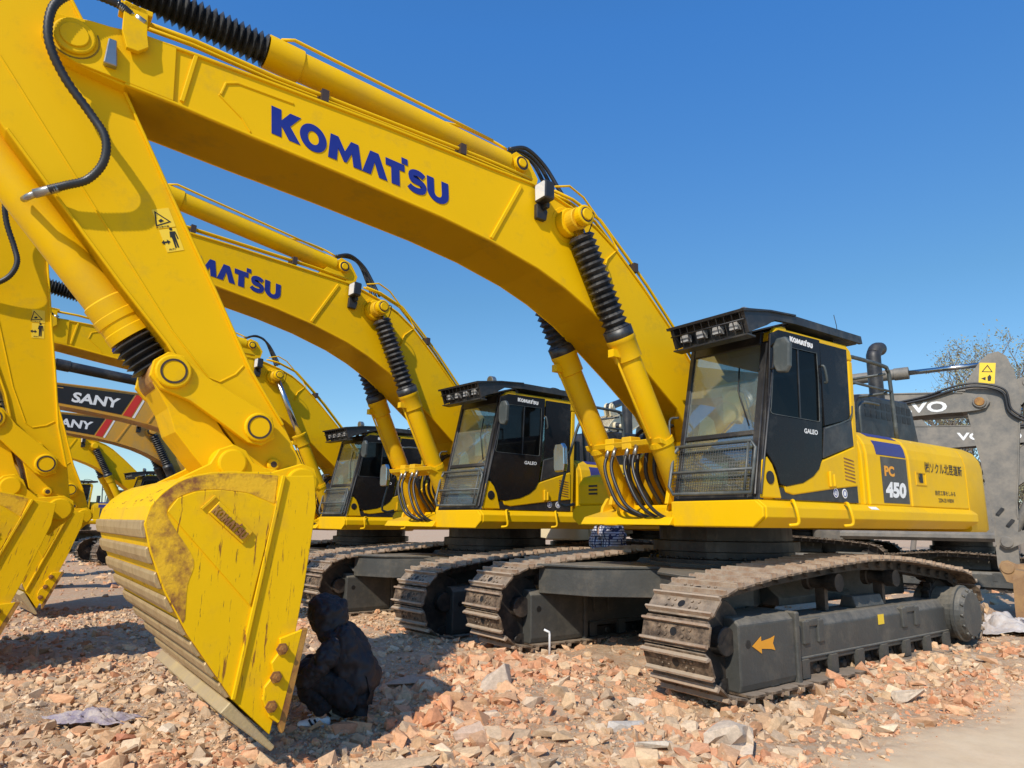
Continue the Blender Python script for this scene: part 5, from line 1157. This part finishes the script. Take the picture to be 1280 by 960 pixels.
def person(loc, rz, label, J, skin_m, top_m, leg_m, shoe_m, hood=False, group=None, hair_m=None):
    root = empty('person', (*loc, float(gh(*loc))), rz, label, 'person', group); root.scale = (.93,)*3 if hood else (1,1,1); k = Sk(); V_ = Vector
    pel = k.p(J['pel'], (.13,.11)); sp = k.p(J['spine'], (.125,.10), pel); ch = k.p(J['chest'], (.15,.11), sp); nk = k.p(J['neck'], .055, ch)
    n, h = V_(J['neck']), V_(J['head']); d = (h-n).normalized(); f = V_(J['face']).normalized()
    jaw = k.p(n+d*.07+f*.015, (.062,.068), nk); face = k.p(n+d*.13+f*.012, (.075,.088), jaw); top = k.p(n+d*.20, (.070,.082), face); k.p(n+d*.235, (.035,.045), top)
    k.p(n+d*.115+f*.105, (.010,.012), face)
    for s in (1, -1):
        S = 'L' if s > 0 else 'R'; sh = k.p(J['sh'+S], .05, ch); el = k.p(J['el'+S], .037, sh); wr = k.p(J['wr'+S], .026, el)
        hand(k, wr, J['wr'+S], V_(J['wr'+S])-V_(J['el'+S]), -s)
        hp = k.p(J['hip'+S], .09, pel); kn = k.p(J['kn'+S], .058, hp); an = k.p(J['an'+S], .036, kn); k.chain(an, [(V_(J['toe'+S])*.55+V_(J['an'+S])*.45-V_((0,0,.02)), .034), (J['toe'+S], .028)])
    skinned('body', k.v, k.e, k.r, skin_m, root)
    j = Sk(); g = 1.0
    a = j.p(V_(J['pel'])+V_((-.05 if hood else 0,0,-.05)), (.225,.205)); b_ = j.p(J['spine'], (.215,.19), a); c = j.p(J['chest'], (.205,.17), b_); dd = j.p(V_(J['neck'])+V_((0,0,-.01)), .15 if hood else .085, c)
    for s in (1, -1):
        S = 'L' if s > 0 else 'R'; q = j.chain(c, [(V_(J['sh'+S])*1., .078), ((V_(J['sh'+S])+V_(J['el'+S]))/2, .07), (J['el'+S], .062), ((V_(J['el'+S])+V_(J['wr'+S]))/2, .056), (V_(J['wr'+S])*.97+V_(J['el'+S])*.03, .045)])
    if hood: j.chain(dd, [(n+d*.07-f*.035, (.15,.15)), (n+d*.13-f*.03, (.145,.15)), (n+d*.185-f*.045, (.12,.13)), (n+d*.22-f*.09, (.06,.07))])
    skinned('jacket', j.v, j.e, j.r, top_m, root)
    t = Sk(); a = t.p(V_(J['pel'])-V_((0,0,.02)), .14)
    for s in (1, -1):
        S = 'L' if s > 0 else 'R'; t.chain(a, [(J['hip'+S], .115), ((V_(J['hip'+S])+V_(J['kn'+S]))/2, .10), (J['kn'+S], .085), ((V_(J['kn'+S])+V_(J['an'+S]))/2, .072), (V_(J['an'+S])+V_((0,0,.02)), .062)])
    skinned('trousers', t.v, t.e, t.r, leg_m, root)
    for s in (1, -1):
        S = 'L' if s > 0 else 'R'; an, to = V_(J['an'+S]), V_(J['toe'+S]); dr2 = V_((to.x-an.x, to.y-an.y, 0)).normalized(); z0 = to.z-.02
        q = Sk(); a = q.p((an.x-dr2.x*.05, an.y-dr2.y*.05, z0+.03), (.042,.038)); q.chain(a, [((an.x+dr2.x*.04, an.y+dr2.y*.04, z0+.04), (.045,.048)), ((an.x+dr2.x*.13, an.y+dr2.y*.13, z0+.025), (.050,.034)), ((an.x+dr2.x*.205, an.y+dr2.y*.205, z0+.02), (.040,.022))]); 
        so_ = skinned('shoe', q.v, q.e, q.r, shoe_m, root)
        mb = MB(); u = V_((-dr2.y, dr2.x, 0)); o0 = V_((an.x, an.y, z0-.022)); P = [o0+dr2*x_+u*y_ for x_, y_ in ((-.09,-.03),(-.09,.03),(0,.042),(.12,.052),(.20,.045),(.25,.012),(.25,-.012),(.20,-.045),(.12,-.052),(0,-.042))]
        mb.prismz([(p.x, p.y) for p in P], z0-.024, z0+.004); mb.obj('sole', m_white, so_, .006, 2)
        if hood:
            mb = MB()
            for a0 in (.045,.085):
                c0 = o0+dr2*a0; 
                for s2 in (1,-1): mb.tube([c0+u*.049*s2+V_((0,0,.035))-dr2*.015, c0+u*.052*s2+V_((0,0,.055))+dr2*.01, c0+u*.035*s2+V_((0,0,.082))+dr2*.03], .009, 6)
            for q9 in islands(mb): q9.obj('shoe_stripe', m_black, so_)
    if not hood:
        mb = MB(); mb.lathe(n+d*.13, n+d*.26, [(0,.088),(.04,.098),(.08,.092),(.11,.06),(.125,.01)], 16); mb.obj('hair', m_black, root)
    for s in (1, -1):
        u = d.cross(f).normalized(); e_ = n+d*.135+f*.083+u*.03*s; mb = MB(); mb.lathe(e_-f*.008, e_+f*.01, [(0,.004),(.006,.011),(.012,.011),(.017,.004)], 10); mb.obj('eye', m_white, root)
    return root
m_skin = M('skin', (.52,.30,.20), .5, var=.08)
m_jack = M('black_jacket_cloth', (.020,.020,.024), .62, var=.35, scale=6, bump=.9, bscale=11)
m_trs = M('black_trousers_cloth', (.011,.011,.014), .75, var=.3, bump=.5, bscale=14)
m_plaid = M('checked_shirt_cloth', (.4,.4,.45), .8)
nt = m_plaid.node_tree; N = nt.nodes; L = nt.links; tc = N.new('ShaderNodeTexCoord'); br = N.new('ShaderNodeTexBrick'); br.offset = 0; br.inputs['Scale'].default_value = 18; br.inputs['Color1'].default_value = (.7,.7,.74,1); br.inputs['Color2'].default_value = (.6,.6,.66,1); br.inputs['Mortar'].default_value = (.05,.06,.14,1); br.inputs['Mortar Size'].default_value = .12; br.inputs['Brick Width'].default_value = .7; br.inputs['Row Height'].default_value = .7
mpv = N.new('ShaderNodeMapping'); mpv.inputs['Rotation'].default_value = (R(90), 0, 0); L.new(tc.outputs['Object'], mpv.inputs[0]); L.new(mpv.outputs[0], br.inputs[0]); L.new(br.outputs[0], N['Principled BSDF'].inputs['Base Color'])
# squatting: local +X is where the person faces
SQ = dict(pel=(-.16,0,.27), spine=(-.13,0,.45), chest=(-.03,0,.64), neck=(.07,0,.74), head=(.19,0,.92), face=(.8,0,-.6),
          shL=(-.01,.18,.66), shR=(-.01,-.18,.66), elL=(.14,.25,.42), elR=(.16,-.22,.42), wrL=(.31,.17,.36), wrR=(.33,-.10,.36),
          hipL=(-.13,.10,.25), hipR=(-.13,-.10,.25), knL=(.26,.17,.44), knR=(.28,-.15,.45), anL=(.06,.14,.10), anR=(.02,-.13,.10), toeL=(.22,.17,.045), toeR=(.18,-.16,.045))
ST = dict(pel=(0,0,.95), spine=(0,0,1.12), chest=(.01,0,1.33), neck=(.01,0,1.48), head=(.03,0,1.7), face=(1,0,-.1),
          shL=(0,.19,1.40), shR=(0,-.19,1.40), elL=(-.03,.25,1.12), elR=(-.03,-.25,1.12), wrL=(.06,.24,.88), wrR=(.06,-.24,.88),
          hipL=(0,.09,.92), hipR=(0,-.09,.92), knL=(.02,.10,.50), knR=(.02,-.10,.50), anL=(-.02,.11,.10), anR=(-.02,-.11,.10), toeL=(.14,.13,.045), toeR=(.14,-.13,.045))
person((-1.28,5.48), R(182), 'person crouching in black hooded jacket, black trousers and white shoes beside the big bucket', SQ, m_skin, m_jack, m_trs, m_white, True)
person((1.52,10.8), R(-60), 'person in blue and white checked shirt standing between the two nearest machines', ST, m_skin, m_plaid, m_trs, m_black, False)

# ================================================================== trees
m_bark = M('grey_bark', (.20,.17,.14), .9, var=.3)
m_leafA = M('olive_leaf', (.16,.17,.08), .6, var=.45, scale=.8); m_leafB = M('yellow_green_leaf', (.27,.25,.13), .6, var=.4, scale=.8)
def tree(x, y, H, label, seed, leafm, dens=1.0, group='thin trees behind the grey excavators'):
    r = random.Random(seed); root = empty('tree', (x, y, -.3), 0, label, 'tree', group); tb = MB(); tips = []
    def branch(p, d, L, rad, lv):
        pts = [p]; q = p.copy(); dd = d.copy()
        for _ in range(5):
            dd = (dd+Vector((r.uniform(-.16,.16), r.uniform(-.16,.16), r.uniform(-.02,.16)))).normalized(); q = q+dd*L/5; pts.append(q.copy())
        V0 = len(tb.v); n = len(pts); seg = 7 if lv < 2 else 4; vs = []
        for i, pp in enumerate(pts):
            rr = rad*(1-.62*i/(n-1)); 
            dr3 = (pts[min(i+1,n-1)]-pts[max(i-1,0)]).normalized(); u = dr3.cross(Vector((.3,.9,.1))).normalized(); w_ = u.cross(dr3)
            for k in range(seg): a = 2*math.pi*k/seg; vs.append(pp+(u*math.cos(a)+w_*math.sin(a))*rr)
        tb.add(vs, [(i*seg+k, i*seg+(k+1) % seg, (i+1)*seg+(k+1) % seg, (i+1)*seg+k) for i in range(n-1) for k in range(seg)], True)
        if lv >= 2: tips.extend(pts[2:])
        if lv < 4:
            for _ in range((7,5,4,3)[lv]):
                i = r.randint(2 if lv else 1, n-1); az = r.uniform(0, 6.28); out = Vector((math.cos(az), math.sin(az), r.uniform(.35,1.3))).normalized()
                branch(pts[i], (dd*.45+out).normalized(), L*r.uniform(.42,.66), rad*.5, lv+1)
    branch(Vector((0,0,-.2)), Vector((0,0,1)), H*.62, H*.018, 0); tb.obj('trunk', m_bark, root)
    vs = []; fs = []
    for t in tips:
        for _ in range(int(4*dens) if r.random() < (4*dens-int(4*dens)) else int(4*dens)+1):
            if r.random() < .35: continue
            c = t+Vector((r.gauss(0,.28), r.gauss(0,.28), r.gauss(0,.24))); s = r.uniform(.04,.10); a = Vector((r.uniform(-1,1), r.uniform(-1,1), r.uniform(-1,1))).normalized(); b2 = a.cross(Vector((r.uniform(-1,1), r.uniform(-1,1), r.uniform(-1,1)))).normalized()
            o_ = len(vs); vs += [c-a*s, c+b2*s*.5, c+a*s, c-b2*s*.5]; fs.append((o_, o_+1, o_+2, o_+3))
    me = npmesh('crown', np.array([v[:] for v in vs]), np.array(fs), False); me.materials.append(leafm); o = bpy.data.objects.new('crown', me); col.objects.link(o); o.parent = root
tree(27.6, 40, 10.8, 'tallest thin tree with pale leaves above the grey cylinder', 21, m_leafB, .95)
tree(23.9, 42, 9.4, 'sparse bare-looking tree just right of the black exhaust pipe', 22, m_leafB, .16)
tree(32.0, 43, 11.3, 'leafy thin tree behind the grey arm at the right edge', 23, m_leafA, .7)
tree(29.5, 48, 10.5, 'thin tree between the tallest one and the right edge', 24, m_leafA, .4)
tree(30.6, 42, 10.4, 'low thin tree just right of the tallest one', 27, m_leafB, .5)
tree(37.0, 48, 11.5, 'thin tree partly outside the right edge', 25, m_leafA, .4)
